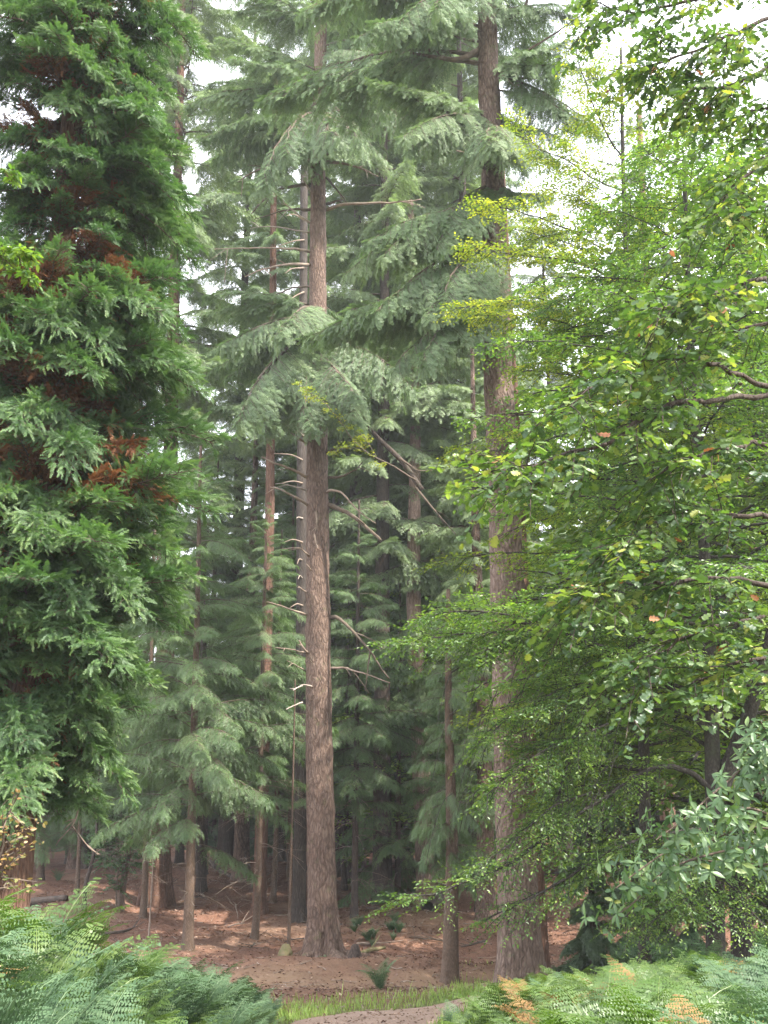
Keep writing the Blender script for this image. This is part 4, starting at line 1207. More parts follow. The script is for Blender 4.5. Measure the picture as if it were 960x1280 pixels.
def build_beech():
    Y = 20.0
    t, b, loc, rad = stem_thing('beech', 'dark forked beech at the right with weeping lower branches sweeping towards the centre', 'beech tree',
                                [(893, 1220), (894, 1100), (892, 1000), (889, 900), (886, 800), (878, 650), (866, 480), (858, 300), (855, 200)], Y,
                                .16, .04, mat='bark_beech', sides=20, flare=.35, flare_h=.7, rough=.05, seed=41)
    r = np.random.default_rng(42)
    lf = Leafy(43, 'beech', (.048, .075))
    # leaning second stem
    fork = px_path([(902, 985, 20), (912, 955, 19.9), (930, 910, 19.7), (948, 855, 19.5), (962, 800, 19.4), (985, 700, 19.2), (1000, 560, 19.0)])
    mb = MB(); tube(mb, smooth_path(fork, 30) - b, [.15, .125, .10, .05], 12); mb.build('second_stem', M['bark_beech'], t, smooth=True)
    D = (.30, .60)
    LIMBS = [
        ([(888, 915, 20), (862, 888, 19.6), (832, 852, 19.3), (790, 825, 19.0), (740, 800, 18.6), (690, 782, 18.3), (640, 775, 18.0)], .07, .02),
        ([(886, 815, 20), (850, 788, 19.7), (800, 788, 19.4), (750, 780, 19.2), (700, 775, 18.9), (655, 788, 18.7), (610, 815, 18.6)], .065, .012),
        ([(700, 778, 18.6), (640, 792, 18.2), (590, 800, 18.0), (540, 806, 17.8), (490, 815, 17.6)], .022, .008),
        ([(680, 785, 18.6), (630, 765, 18.2), (580, 762, 18.0), (530, 770, 17.9)], .02, .008),
        ([(893, 990, 20), (868, 972, 19.7), (838, 965, 19.4), (800, 975, 19.1), (760, 1000, 18.9), (700, 1040, 18.6), (640, 1080, 18.3), (560, 1115, 18.0), (490, 1128, 17.7)], .055, .010),
        ([(893, 1035, 20), (850, 1040, 19.6), (800, 1050, 19.3), (740, 1080, 19.0), (680, 1120, 18.7), (620, 1150, 18.4)], .045, .01),
        ([(800, 800, 19.3), (740, 850, 19), (720, 920, 18.9), (700, 1000, 18.8), (690, 1060, 18.7)], .03, .01),
        ([(740, 990, 18.8), (690, 1010, 18.5), (640, 1050, 18.3), (590, 1080, 18.1)], .02, .008),
        ([(760, 905, 19), (700, 930, 18.6), (650, 962, 18.3), (600, 1005, 18.1)], .02, .008),
        ([(740, 850, 19), (690, 865, 18.6), (640, 890, 18.3), (595, 925, 18.1)], .02, .008),
        ([(893, 1070, 20), (850, 1085, 19.5), (810, 1110, 19.2), (770, 1150, 19.0)], .028, .009),
        ([(893, 1100, 20), (855, 1130, 19.4), (800, 1165, 19.0)], .024, .008),
        ([(893, 1010, 20), (930, 1040, 19.5), (962, 1085, 19.3)], .028, .009),
        ([(893, 1090, 20), (930, 1120, 19.6), (965, 1155, 19.4)], .024, .008),
        ([(893, 1050, 20), (860, 1080, 18.9), (835, 1120, 18.4)], .024, .008),
        ([(893, 940, 20), (850, 910, 20.4), (790, 900, 20.6), (740, 930, 20.7), (690, 980, 20.7)], .04, .01),
    ]
    for i, (p, r0, r1) in enumerate(LIMBS):
        lf.limb(px_path(p), r0, r1, sub=.15, slen=(.5, 1.25), tw=.10, droop=.24, planar=.3, tint=(.22, .66), start=.26 if r0 > .04 else .06, gap=.04, flat=.4)
    NLEAF['beech'] = lf.build(t, 'beech', off=b)
    # dead weeping twigs
    mb = MB()
    for k in range(70):
        p = at(r.uniform(560, 800), r.uniform(800, 1000), r.uniform(18.2, 20))
        l = r.uniform(.4, 1.3); u = np.linspace(0, 1, 7); a = r.uniform(2.5, 4.2)
        c = np.stack([p[0] + math.cos(a) * l * .45 * u ** .7, p[1] + math.sin(a) * .2 * l * u, p[2] - l * u ** 1.4], 1)
        tube(mb, c - b, [.009, .004], 4)
    mb.build('hanging_twigs', M['bark_beech'], t)
    # upper crown of the same tree, sunnier
    lf = Leafy(44, 'beech', (.06, .095))
    zt = loc[-1, 2]
    for i in range(84):
        f = (i + r.random()) / 84
        z = 4.2 + (zt + .4 - 4.2) * f
        az = i * 2.39996
        if f > .8 and math.cos(az) > 0: pass
        L = (3.9 * (1 - f ** 3) + .8) * r.uniform(.75, 1.1) * (1.0 if math.cos(az) < .3 else .8)
        c0 = np.array([np.interp(z, loc[:, 2], loc[:, 0]), 0, min(z, zt)]) + b
        u = np.array([0, .35, .7, 1.0])
        rise = r.uniform(.05, .4)
        p = c0 + np.stack([np.cos(az) * L * u, np.sin(az) * L * u * .9, L * (rise * u - .25 * u ** 2)], 1)
        lf.limb(p, .035 * (1.2 - f), .008, sub=.26, slen=(.5, 1.3), droop=.25, tint=(.30, .66), start=.18, gap=.05, flat=.25)
    NLEAF['beech2'] = lf.build(t, 'beech', name='upper_crown', off=b)


build_beech()


def build_light_beech():
    """thin, paler beech behind the dark one, its yellow green sprays reach over the fir trunk"""
    Y = 22.5
    t, b, loc, rad = stem_thing('beech', 'slender beech with glowing yellow green leaf sprays reaching over the thick fir trunk', 'beech tree',
                                [(800, 1150), (806, 1000), (800, 800), (790, 500), (780, 250), (776, 60)], Y, .13, .03, mat='bark_beech', sides=14, flare=.3, seed=45)
    r = np.random.default_rng(46)
    lf = Leafy(47, 'beech', (.06, .09))
    for p in [[(785, 330, 22.5), (740, 300, 22.2), (690, 275, 21.8), (640, 262, 21.5), (605, 255, 21.3)],
              [(786, 360, 22.5), (730, 330, 22), (680, 318, 21.6), (625, 312, 21.3), (590, 308, 21.2)],
              [(788, 420, 22.5), (730, 390, 22), (670, 370, 21.6), (620, 372, 21.3), (575, 380, 21.2)],
              [(788, 440, 22.5), (740, 420, 22.1), (690, 400, 21.8), (640, 398, 21.5), (600, 402, 21.2)],
              [(782, 240, 22.5), (745, 225, 22.1), (710, 205, 21.9), (670, 185, 21.6), (640, 150, 21.4)],
              [(780, 200, 22.5), (755, 160, 22.2), (735, 110, 22), (720, 60, 21.8), (735, 10, 21.6)],
              [(790, 300, 22.5), (750, 270, 23), (710, 250, 23.3), (660, 235, 23.6)],
              [(790, 500, 22.5), (740, 470, 22), (690, 460, 21.6), (650, 470, 21.4)]]:
        lf.limb(px_path(p), .025, .006, sub=.15, slen=(.35, .95), droop=.16, tint=(.45, .9), start=.15, gap=.05, flat=.15)
    for i in range(18):          # low boughs added to shade the foot of the thick fir
        az = R(r.uniform(35, 175)); L = r.uniform(2.4, 3.6); z = r.uniform(3.2, 8.0)
        c0 = np.array([np.interp(z, loc[:, 2], loc[:, 0]), 0, z]) + b; u = np.array([0, .35, .7, 1.0])
        lf.limb(c0 + np.stack([np.cos(az) * L * u, np.sin(az) * L * u, L * (.2 * u - .25 * u ** 2)], 1), .03, .007, sub=.2, slen=(.5, 1.2), droop=.2, tint=(.1, .5), start=.2, gap=.045, flat=.25)
    zt = loc[-1, 2]
    for i in range(74):
        f = (i + r.random()) / 74; z = 4.5 + (zt - 4.5) * f; az = i * 2.39996
        L = (3.4 * (1 - f ** 2.5) + .7) * r.uniform(.75, 1.1)
        c0 = np.array([np.interp(z, loc[:, 2], loc[:, 0]), 0, z]) + b
        u = np.array([0, .35, .7, 1.0]); rise = r.uniform(.1, .45)
        p = c0 + np.stack([np.cos(az) * L * u, np.sin(az) * L * u, L * (rise * u - .25 * u ** 2)], 1)
        lf.limb(p, .03 * (1.2 - f), .007, sub=.34, slen=(.5, 1.1), droop=.2, tint=(.3, .7), start=.18, gap=.055, flat=.25)
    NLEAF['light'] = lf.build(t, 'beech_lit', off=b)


build_light_beech()


def far_broadleaf():
    """sunlit broadleaf trees behind: one crown, copied"""
    lf = Leafy(50, 'beech', (.13, .22)); r = np.random.default_rng(51)
    H = 14.0
    for i in range(46):
        f = (i + r.random()) / 46; z = 1.6 + (H - 1.6) * f; az = i * 2.39996
        L = (3.6 * math.sin(math.pi * (.22 + .72 * f)) + .5) * r.uniform(.8, 1.1)
        u = np.array([0, .4, .75, 1.0]); rise = r.uniform(.1, .5)
        p = np.array([0, 0, z]) + np.stack([np.cos(az) * L * u, np.sin(az) * L * u, L * (rise * u - .25 * u ** 2)], 1)
        lf.limb(p, .05 * (1.2 - f), .012, sub=.5, slen=(.6, 1.3), tw=.24, tlen=(.3, .5), droop=.2, tint=(.3, .75), start=.25, gap=.12, flat=.3, sides=5)
    mbt = MB(); trunk_mesh(mbt, [(0, 0, 0), (.1, 0, 5), (0, .1, 9), (0, 0, 14)], np.array([.18, .13, .08, .03]), 10, .3, .6, .05, 3)
    first = None
    spots = [((899, 27), 1.45, 'tall bright broadleaf tree whose crown fills the sky behind the dark beech'),
             ((985, 24), 1.35, 'tall bright broadleaf tree at the picture edge behind the near oak'),
             ((808, 33), 1.4, 'tall broadleaf tree right behind the slender yellow green beech'),
             ((498, 50), .95, 'bright yellow green broadleaf tree glowing between the two big fir trunks'),
             ((1010, 31), 1.05, 'bright broadleaf tree glowing at the right edge behind the forked dark beech'),
             ((985, 27), 1.0, 'broadleaf tree at the picture edge behind the leaning beech limb'),
             ((790, 44), 1.25, 'tall broadleaf tree far behind the orange sunlit trunk'),
             ((480, 60), 1.25, 'light green broadleaf tree far back, right beside the central fir'),
             ((560, 55), 1.0, 'light green broadleaf tree far behind the pale spruce'),
             ((880, 52), 1.4, 'tall broadleaf tree at the back of the right side'),
             ((640, 62), 1.3, 'broadleaf tree far behind the thick fir trunk')]
    for i, ((px, Y), s, lab) in enumerate(spots):
        X = (px - 480) / F * Y
        t = thing('broadleaf_tree', lab, 'broadleaf tree', (X, Y, gz(X, Y) - .1), i * 1.3, 'sunlit broadleaf trees behind the firs')
        t.scale = (s, s, s)
        if first is None:
            mbt.build('trunk', M['bark_beech'], t, smooth=True)
            lf.build(t, 'broad_far'); first = t
        else:
            for ch in first.children:
                c = ch.copy(); COL.objects.link(c); c.parent = t


far_broadleaf()


def build_oak():
    """oak whose trunk stands just outside the picture; its boughs hang into the right side, near the viewer"""
    Y = 10.5
    b = np.array([6.3, Y, gz(6.3, Y) - .1])
    t = thing('oak', 'near oak with large lobed leaves reaching into the picture from the right', 'oak tree', tuple(b))
    mb = MB(); trunk_mesh(mb, [(0, 0, 0), (-.15, 0, 4), (-.35, .1, 8), (-.2, 0, 13)], np.array([.30, .24, .16, .05]), 22, .4, .8, .07, 9)
    mb.build('trunk', M['bark_dark'], t, smooth=True)
    lf = Leafy(61, 'oak', (.042, .112))

    def start(py, Yo=Y):
        z = at(1300, py, Yo)[2]
        return np.array([6.15, Y, max(1.5, z)])
    L = [
        [(1010, 20, 9.5), (960, 30, 9.2), (905, 55, 9.0), (850, 80, 8.9), (800, 95, 8.8)],
        [(1010, 60, 9.5), (950, 90, 9.2), (900, 120, 9.0), (870, 125, 8.9)],
        [(1010, -40, 9.5), (940, -20, 9.2), (870, 0, 9.0), (800, 10, 8.9), (740, 5, 8.8)],
        [(1020, 160, 9.5), (970, 200, 9.1), (930, 240, 8.8), (900, 280, 8.6)],
        [(1020, 300, 9.5), (960, 330, 9.0), (900, 350, 8.7), (850, 370, 8.5), (800, 390, 8.4)],
        [(1020, 470, 9.5), (960, 478, 9.2), (905, 455, 9.0), (860, 440, 8.8), (800, 445, 8.6), (750, 470, 8.4), (700, 500, 8.2)],
        [(1020, 480, 9.5), (950, 490, 9.3), (880, 495, 9.0), (820, 510, 8.8), (760, 545, 8.6), (700, 570, 8.4), (650, 590, 8.3), (625, 600, 8.2)],
        [(1020, 560, 9.5), (950, 560, 9.2), (890, 580, 9.0), (830, 610, 8.8)],
        [(1020, 640, 9.5), (950, 640, 9.2), (880, 640, 9.0), (820, 660, 8.8), (770, 680, 8.7)],
        [(1020, 730, 9.5), (960, 725, 9.2), (900, 715, 9.0), (830, 720, 8.8), (770, 715, 8.7), (730, 730, 8.6)],
        [(1020, 760, 9.5), (950, 770, 9.2), (890, 790, 9.0), (830, 815, 8.8), (780, 840, 8.7)],
        [(1020, 820, 9.5), (960, 820, 9.2), (910, 830, 9.0), (860, 860, 8.9)],
        [(1020, 380, 9.8), (950, 400, 10), (880, 410, 10.2), (810, 400, 10.4)],
        [(1020, 240, 9.8), (950, 250, 10), (890, 240, 10.2)],
        [(1020, 120, 9.8), (960, 130, 10.2), (920, 150, 10.5)],
    ]
    for i, p in enumerate(L):
        pp = [start(p[0][1])] + px_path(p)
        lf.limb(pp, .032, .006, sub=.19, slen=(.25, .65), tw=.12, tlen=(.10, .22), droop=.25, tint=(.25, .80), start=.42, gap=.036, flat=.35, planar=.65, dead=.006, taper=False)
    NLEAF['oak'] = lf.build(t, 'oak', woodm='bark_dark', off=b)


build_oak()


def build_chestnut():
    Y = 10.5
    b = np.array([4.55, 11.0, gz(4.55, 11.0) - .1])
    t = thing('chestnut_sapling', 'young chestnut with long pale leaves in rosettes above the bracken at lower right', 'young chestnut', tuple(b))
    lf = Leafy(66, 'lance'); r = np.random.default_rng(67)
    stem = np.array([b, b + [.0, 0, 1.2], b + [-.1, -.1, 2.2], b + [-.15, -.2, 3.0]])
    mb = MB(); tube(mb, smooth_path(stem, 16) - b, [.035, .025, .012], 8); mb.build('stem', M['twig'], t, smooth=True)
    P, D = [], []
    for p in [[(985, 1010, 10.6), (940, 960, 10.3), (900, 985, 10.0), (860, 1020, 9.8), (820, 1050, 9.7)],
              [(985, 1030, 10.6), (930, 1010, 10.2), (870, 1040, 10.0), (810, 1080, 9.8), (770, 1110, 9.7)],
              [(985, 1060, 10.7), (930, 1060, 10.4), (880, 1070, 10.2), (830, 1090, 10), (790, 1130, 9.9), (760, 1150, 9.9)],
              [(985, 1000, 10.6), (955, 955, 10.3), (930, 940, 10.1)],
              [(985, 1080, 11), (920, 1080, 11.2), (850, 1075, 11.3), (800, 1100, 11.4)], [(985, 1040, 11), (930, 1035, 11.3), (870, 1060, 11.5)],
              [(990, 980, 10.8), (965, 930, 10.6), (950, 900, 10.5)]]:
        c = smooth_path(px_path(p), 24); c = c[c[:, 0] < 4.7]
        c = np.vstack([stem[2] if c[0, 2] > 2 else stem[1], c])
        tube(lf.wood, c, [.014, .005], 5, cap=False)
        for k in range(3, len(c)):
            for q in range(2):
                off = r.normal(0, .10, 3) * [1, 1, .8]
                tip = c[k] + off
                d = norm(c[min(k + 1, len(c) - 1)] - c[k - 1]) * .6 + off * 4 + [0, -.2, .35]
                P.append(tip); D.append(d)
                lf.wood.quads(*blades([c[k]], [off], [np.linalg.norm(off) + .01], [.006], [[.3, .2, 1]]))
    lf.rosettes(P, D, 5, (.065, .14))
    NLEAF['chestnut'] = lf.build(t, 'chestnut', woodm='twig', off=b)


build_chestnut()


# holly-like shrub in the clearing and the sprigs at the left edge
def bush(name, label, cat, b, limbs, kind, size, mat, tint, seed, sub=.2, slen=(.2, .5), woodm='twig'):
    t = thing(name, label, cat, tuple(b)); lf = Leafy(seed, kind, size)
    for p, r0 in limbs:
        lf.limb(p, r0, .006, sub=sub, slen=slen, tw=.1, tlen=(.1, .25), droop=.15, tint=tint, start=.2, gap=.05, flat=.5, planar=.7)
    lf.build(t, mat, woodm=woodm, off=b, name='foliage')
    return t


X0 = at(150, 1050, 44.5)[0]; bb = np.array([X0, 44.5, gz(X0, 44.5) - .05])
rr = np.random.default_rng(90)
L = [([bb, bb + [0, 0, 1.5], bb + [.1, 0, 3.2]], .04)]
for i in range(16):
    z = 1.6 + i * .13; a = i * 2.4; l = rr.uniform(.8, 1.5)
    L.append(([bb + [0, 0, z], bb + [math.cos(a) * l * .5, math.sin(a) * l * .5, z + .2], bb + [math.cos(a) * l, math.sin(a) * l, z + rr.uniform(-.2, .3)]], .015))
bush('holly_bush', 'dark glossy small leaved holly bush between the leaning thin stems in the clearing', 'holly bush', bb, L, 'beech', (.08, .14), 'chestnut', (.1, .5), 91, sub=.16, slen=(.4, .8))

bb = np.array([-2.75, 7.2, gz(-2.75, 7.2)])
bush('sapling', 'leafy sapling with pale brownish leaves among the bracken at the left edge', 'sapling', bb,
     [([bb, at(-20, 1150, 7.2), at(-6, 1070, 7.1), at(2, 1022, 7.0)], .008), ([at(-15, 1130, 7.2), at(4, 1090, 7.0), at(14, 1072, 6.9)], .005)],
     'beech', (.022, .045), 'sap_leaf', (0, .8), 93, sub=.26, slen=(.03, .09))
bb = np.array([-3.2, 6.4, gz(-3.2, 6.4)])
t_ = thing('sapling', 'sapling at the left edge whose yellow green spray hangs before the cypress', 'sapling', tuple(bb))
lf = Leafy(94, 'lance', (.035, .06))
tube(lf.wood, smooth_path([bb, bb + [0, 0, 2.5], at(-70, 330, 6.4), at(-50, 295, 6.3)], 14), [.014, .006], 6)
for p, st in [([at(-50, 295, 6.3), at(-15, 300, 6.2), at(20, 312, 6.15), at(44, 318, 6.1)], .1), ([at(-50, 295, 6.3), at(-20, 318, 6.2), at(6, 335, 6.15), at(24, 344, 6.1)], .1),
              ([at(-60, 260, 6.3), at(-30, 228, 6.2), at(-8, 214, 6.15), at(8, 208, 6.1)], .75)]:
    lf.limb(p, .005, .003, sub=.07, slen=(.05, .11), tw=.05, tlen=(.04, .08), droop=.1, tint=(.3, .9), start=st, gap=.014, flat=.3, planar=.6)
lf.build(t_, 'beech', woodm='twig', off=bb, name='foliage')
bb = at(440, 540, 33.0)
# spray of yellow beech leaves hanging in front of the central fir: tip of a long thin beech shoot
X0 = 0.6; bs = np.array([X0, 31.0, gz(X0, 31.0)])
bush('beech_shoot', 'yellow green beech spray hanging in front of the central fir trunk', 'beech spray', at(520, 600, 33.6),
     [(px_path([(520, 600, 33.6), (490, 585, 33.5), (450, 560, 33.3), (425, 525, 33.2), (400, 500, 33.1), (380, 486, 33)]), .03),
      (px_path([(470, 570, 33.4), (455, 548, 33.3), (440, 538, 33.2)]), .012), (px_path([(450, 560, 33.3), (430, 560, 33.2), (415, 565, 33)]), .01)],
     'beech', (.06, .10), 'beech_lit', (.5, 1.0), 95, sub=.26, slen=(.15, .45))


# ------------------------------------------------------------------ bracken and ferns
def fern_plant(seed, nf=7, h=1.0, kind='bracken'):
    r = np.random.default_rng(seed); mb = MB()
    for f in range(nf):
        az = f * 6.283 / nf + r.normal(0, .3)
        L = h * r.uniform(.85, 1.25); lean = r.uniform(.25, .7); arch = r.uniform(.5, 1.1)
        n = 40; s = np.linspace(0, 1, n)
        th = R(88) - lean * .6 - arch * s ** 1.6 * 1.35
        dx = np.cumsum(np.cos(th)) / n * L; dz = np.cumsum(np.sin(th)) / n * L
        ca, sa = math.cos(az), math.sin(az)
        rot = np.array([[ca, sa, 0], [-sa, ca, 0], [0, 0, 1]])
        c = np.stack([dx, np.zeros(n), dz], 1) @ rot
        T = norm(np.gradient(c, axis=0)); Sd = np.tile(np.array([-sa, ca, 0]), (n, 1)); Nn = np.cross(T, Sd)
        Nn = np.where(Nn[:, 2:3] < -.3, -Nn, Nn)
        tube(mb, c[::4], [.007, .003], 3, .9, 0, cap=False)
        st = .28 if kind == 'bracken' else .08
        npn = 14 if kind == 'bracken' else 26
        P, D, LL, W, N, TT = [], [], [], [], [], []
        for i in range(npn):
            si = st + (1 - st) * (i + .3) / npn
            g = (si - st) / (1 - st)
            k = min(n - 1, int(si * n))
            pl = L * ((.36 * (1 - g) ** .9 + .02) if kind == 'bracken' else .20 * math.sin(math.pi * (.15 + .83 * g)))
            for sg in (-1, 1):
                d = norm(Sd[k] * sg + T[k] * .38 + Nn[k] * r.normal(.05, .10) + np.array([0, 0, -.12]))
                m = max(4, int(pl / .028)); u = (np.arange(m) + .5) / m
                base = c[k] + d * (pl * u)[:, None]; base[:, 2] -= .12 * pl * u ** 2
                wv = norm(T[k] - d * (T[k] @ d)); nn = np.cross(d, wv)
                for s2 in (-1, 1):
                    P.append(base); D.append(wv * s2 + d * .45 + r.normal(0, .08, base.shape))
                    LL.append(np.maximum(.008, pl * (.27 if kind == 'bracken' else .24) * (1 - u) ** .7 + .008)); W.append(np.full(m, .022 + .004 * h if kind == 'bracken' else .011) * r.uniform(.6, 1.2, m)); N.append(np.tile(nn, (m, 1)) + r.normal(0, .15, base.shape))
                    TT.append(np.full(m, .5 + r.normal(0, .08) + .12 * g))
        v, q = blades(np.concatenate(P), np.concatenate(D), np.concatenate(LL), np.concatenate(W), np.concatenate(N))
        mb.quads(v, q, np.repeat(np.concatenate(TT), 4))
    return mb


FM = [fern_plant(800 + i, 6 + i % 3, 1.15, 'bracken').mesh('fronds', [M['fern']]) for i in range(6)]
FMS = [fern_plant(820 + i, 11, .62, 'shield').mesh('fronds', [M['fern']]) for i in range(2)]
RF = np.random.default_rng(33)


def fern(x, y, label, group, s=1.0, mat='fern', me=None, name='bracken_fern', cat='fern', sink=.04):
    me = me or FM[RF.integers(6)]
    o = bpy.data.objects.new(name, me)
    link(o); o.location = (x, y, gz(x, y) - sink); o.rotation_euler = (RF.normal(0, .1), RF.normal(0, .1), RF.uniform(0, 6.28))
    o.scale = (s * RF.uniform(.9, 1.15), s * RF.uniform(.9, 1.15), s)
    tag(o, label, cat, group)
    if mat != 'fern':
        o.material_slots[0].link = 'OBJECT'; o.material_slots[0].material = M[mat]
    return o


def ferns():
    # left bank
    n = 0
    for y in np.arange(6.6, 21.2, .5):
        for x in np.arange(-7.5, -.6, .55):
            xx = x + RF.uniform(-.25, .25); yy = y + RF.uniform(-.25, .25)
            px = 480 + xx / yy * F * .97
            edge = -1.6 - .03 * (yy - 8) + .18 * math.sin(yy * 1.7) + .15 * (yy > 13)
            if xx > edge or px < -150: continue
            if yy > 14 and xx < -5.5 or yy > 18.5 and xx < -3.4: continue
            s = RF.uniform(.72, 1.06) * (1 - .22 * sstep(12, 20, yy)) * (1 - .3 * sstep(edge - .7, edge, xx))
            u = RF.random()
            bright = (9.3 < yy < 12.5 and -4.2 < xx < -2.3)
            if u < .03: fern(xx, yy, 'withered rusty brown bracken plant among the green bracken left of the path', 'withered bracken left of the path', s * .8, 'fern_dead')
            elif bright and u < .5 or u < .10: fern(xx, yy, 'fresh bright green bracken plant on the bank left of the path', 'bright bracken left of the path', s * 1.06, 'fern_bright')
            else: fern(xx, yy, 'grey green arching bracken plant in the dense bank left of the path', 'grey green bracken left of the path', s)
            n += 1
    # right bank
    for y in np.arange(6.5, 18.5, .55):
        for x in np.arange(.7, 8, .55):
            xx = x + RF.uniform(-.25, .25); yy = y + RF.uniform(-.25, .25)
            px = 480 + xx / yy * F * .97
            edge = .72 + .02 * (yy - 8) + .15 * math.sin(yy * 1.3)
            if xx < edge or px > 1080: continue
            if yy > 15 and xx > 4.6: continue
            s = RF.uniform(.50, .82) * (1 - .2 * sstep(12, 18, yy)) * (1 - .3 * (1 - sstep(edge, edge + .7, xx)))
            u = RF.random(); f = px
            if u > (.80 if 600 < f < 780 else .92): fern(xx, yy, 'withered orange brown bracken plant right of the path', 'withered bracken right of the path', s * .85, 'fern_dead')
            elif (570 < f < 900 and u < .72): fern(xx, yy, 'yellowish bright green bracken plant in front of the thick fir trunk', 'bright bracken right of the path', s, 'fern_bright')
            else: fern(xx, yy, 'grey green bracken plant on the bank right of the path', 'grey green bracken right of the path', s)
            n += 1
    # small ferns in the clearing
    for (px, py, Y, s, lab) in [(476, 1240, 26.5, 1.15, 'clump of pale fern standing alone at the edge of the bright grass'),]:
        p = at(px, py, Y); fern(p[0], Y, lab, None, s, 'fern', FMS[0], 'fern_clump')
    for i in range(14):
        px, Y = RF.uniform(440, 500), RF.uniform(37.5, 42)
        p = at(px, 1150, Y); fern(p[0], Y, 'low pale fern on the litter to the right of the central fir', 'low ferns right of the central fir', RF.uniform(.5, .8), 'fern', FMS[i % 2], 'low_fern')
    for i in range(9):
        px, Y = RF.uniform(366, 415), RF.uniform(33.6, 34.4)
        p = at(px, 1205, Y); fern(p[0], Y, 'tiny fern at the foot of the central fir', 'tiny ferns at the foot of the central fir', RF.uniform(.3, .5), 'fern', FMS[i % 2], 'tiny_fern')
    p = at(75, 1075, 52); fern(p[0], 52, 'small fern alone on the leaf litter behind the bright bracken', None, .9, 'fern', FMS[1], 'low_fern')
    for px, Y in [(820, 23), (850, 22), (790, 24), (870, 24)]:
        p = at(px, 1190, Y); fern(p[0], Y, 'pale bracken plant in front of the foot of the dark beech', 'pale bracken at the dark beech', .9)
    NLEAF['ferns'] = n


ferns()


# ------------------------------------------------------------------ roots, logs and branches on the floor
def floor_tube(name, label, cat, pts, r0, r1, mat, group=None, lift=.0, sides=9, wob=.03, seed=0, forks=0):
    r = np.random.default_rng(seed)
    c = np.array([(x, y, gz(x, y) + r0 * .6 + (z if z else 0) + lift) for x, y, z in pts])
    c = smooth_path(c, 5 * len(c)); c[1:] += np.cumsum(r.normal(0, wob * .3, (len(c) - 1, 3)), 0)
    b = c[0].copy(); t = thing(name, label, cat, tuple(b), 0, group)
    mb = MB(); tube(mb, c - b, [r0, (r0 + r1) / 2, r1], sides); mb.build('stem', M[mat], t, smooth=True)
    if forks:
        mb = MB()
        for i in range(forks):
            k = r.integers(2, len(c) - 1); d = norm(c[k] - c[k - 1]) + r.normal(0, .7, 3); d[2] = abs(d[2]) * .6
            mb2 = c[k] + norm(d) * np.linspace(0, 1, 4)[:, None] * r.uniform(.3, .9)
            tube(mb, mb2 - b, [r1 * .8, .006], 4)
        mb.build('side_twigs', M[mat], t)
    return t


def gp(px, Y):
    return (px - 480) / F * Y * 1.0 / (cp / cp) 


floor_tube('fallen_log', 'dark fallen log lying on the litter behind the bright bracken at the left', 'log', [(at(30, 1095, 47)[0], 47, 0), (at(60, 1095, 46.8)[0], 46.8, 0), (at(86, 1095, 46.5)[0], 46.5, 0)], .16, .11, 'log', seed=1)
floor_tube('fallen_log', 'thick black log slanting behind the brown hemlock stem', 'log', [(at(534, 1120, 44)[0], 44, 0), (at(550, 1110, 45)[0], 45, .35), (at(572, 1100, 46.5)[0], 46.5, .9), (at(590, 1095, 48)[0], 48, 1.2)], .26, .18, 'log', seed=2)
floor_tube('fallen_log', 'thin dark log on the slope at the back of the clearing', 'log', [(at(262, 1090, 56)[0], 56, .5), (at(275, 1095, 55)[0], 55, .3), (at(292, 1100, 54)[0], 54, 0)], .12, .07, 'log', seed=3, forks=3)
floor_tube('fallen_branch', 'mossy broken branches lying right of the central fir', 'branch', [(at(450, 1165, 36.5)[0], 36.5, 0), (at(462, 1168, 37)[0], 37, .05), (at(480, 1172, 37.5)[0], 37.5, 0)], .07, .05, 'mossy', seed=4, forks=4)
floor_tube('fallen_branch', 'grey snapped branch lying above the mossy branches', 'branch', [(at(447, 1160, 38.2)[0], 38.2, 0), (at(462, 1160, 38)[0], 38, .06), (at(476, 1160, 38.3)[0], 38.3, 0)], .05, .03, 'dead_wood', seed=5, forks=3)
floor_tube('fallen_branch', 'thin pale branch on the needles left of the central fir', 'branch', [(at(285, 1140, 42)[0], 42, 0), (at(295, 1140, 41.6)[0], 41.6, .1), (at(306, 1140, 42)[0], 42, .05)], .03, .015, 'dead_wood', seed=6, forks=3)
floor_tube('fallen_branch', 'dark fallen stick at the edge of the left bracken', 'branch', [(at(128, 1150, 40.5)[0], 40.5, 0), (at(150, 1150, 40.8)[0], 40.8, .1), (at(175, 1150, 41.5)[0], 41.5, 0)], .06, .04, 'log', seed=7, forks=2)
floor_tube('fallen_branch', 'thin dark branches at the back right of the clearing', 'branch', [(at(455, 1090, 52)[0], 52, .1), (at(475, 1090, 51.5)[0], 51.5, .15), (at(500, 1090, 51)[0], 51, .05)], .05, .03, 'log', seed=8, forks=6)
rr = np.random.default_rng(99)
for i in range(22):
    Y = rr.uniform(33, 54); px = rr.uniform(150, 600); x = (px - 480) / F * Y; a = rr.uniform(0, 6.28); l = rr.uniform(.5, 1.6)
    floor_tube('fallen_branch', 'small dead branch lying among the needles on the clearing floor', 'branch',
               [(x, Y, 0), (x + math.cos(a) * l * .5, Y + math.sin(a) * l * .5, rr.uniform(0, .08)), (x + math.cos(a) * l, Y + math.sin(a) * l, 0)],
               rr.uniform(.02, .05), .012, ['dead_wood', 'log', 'twig'][i % 3], 'small dead branches on the clearing floor', seed=900 + i, forks=4)
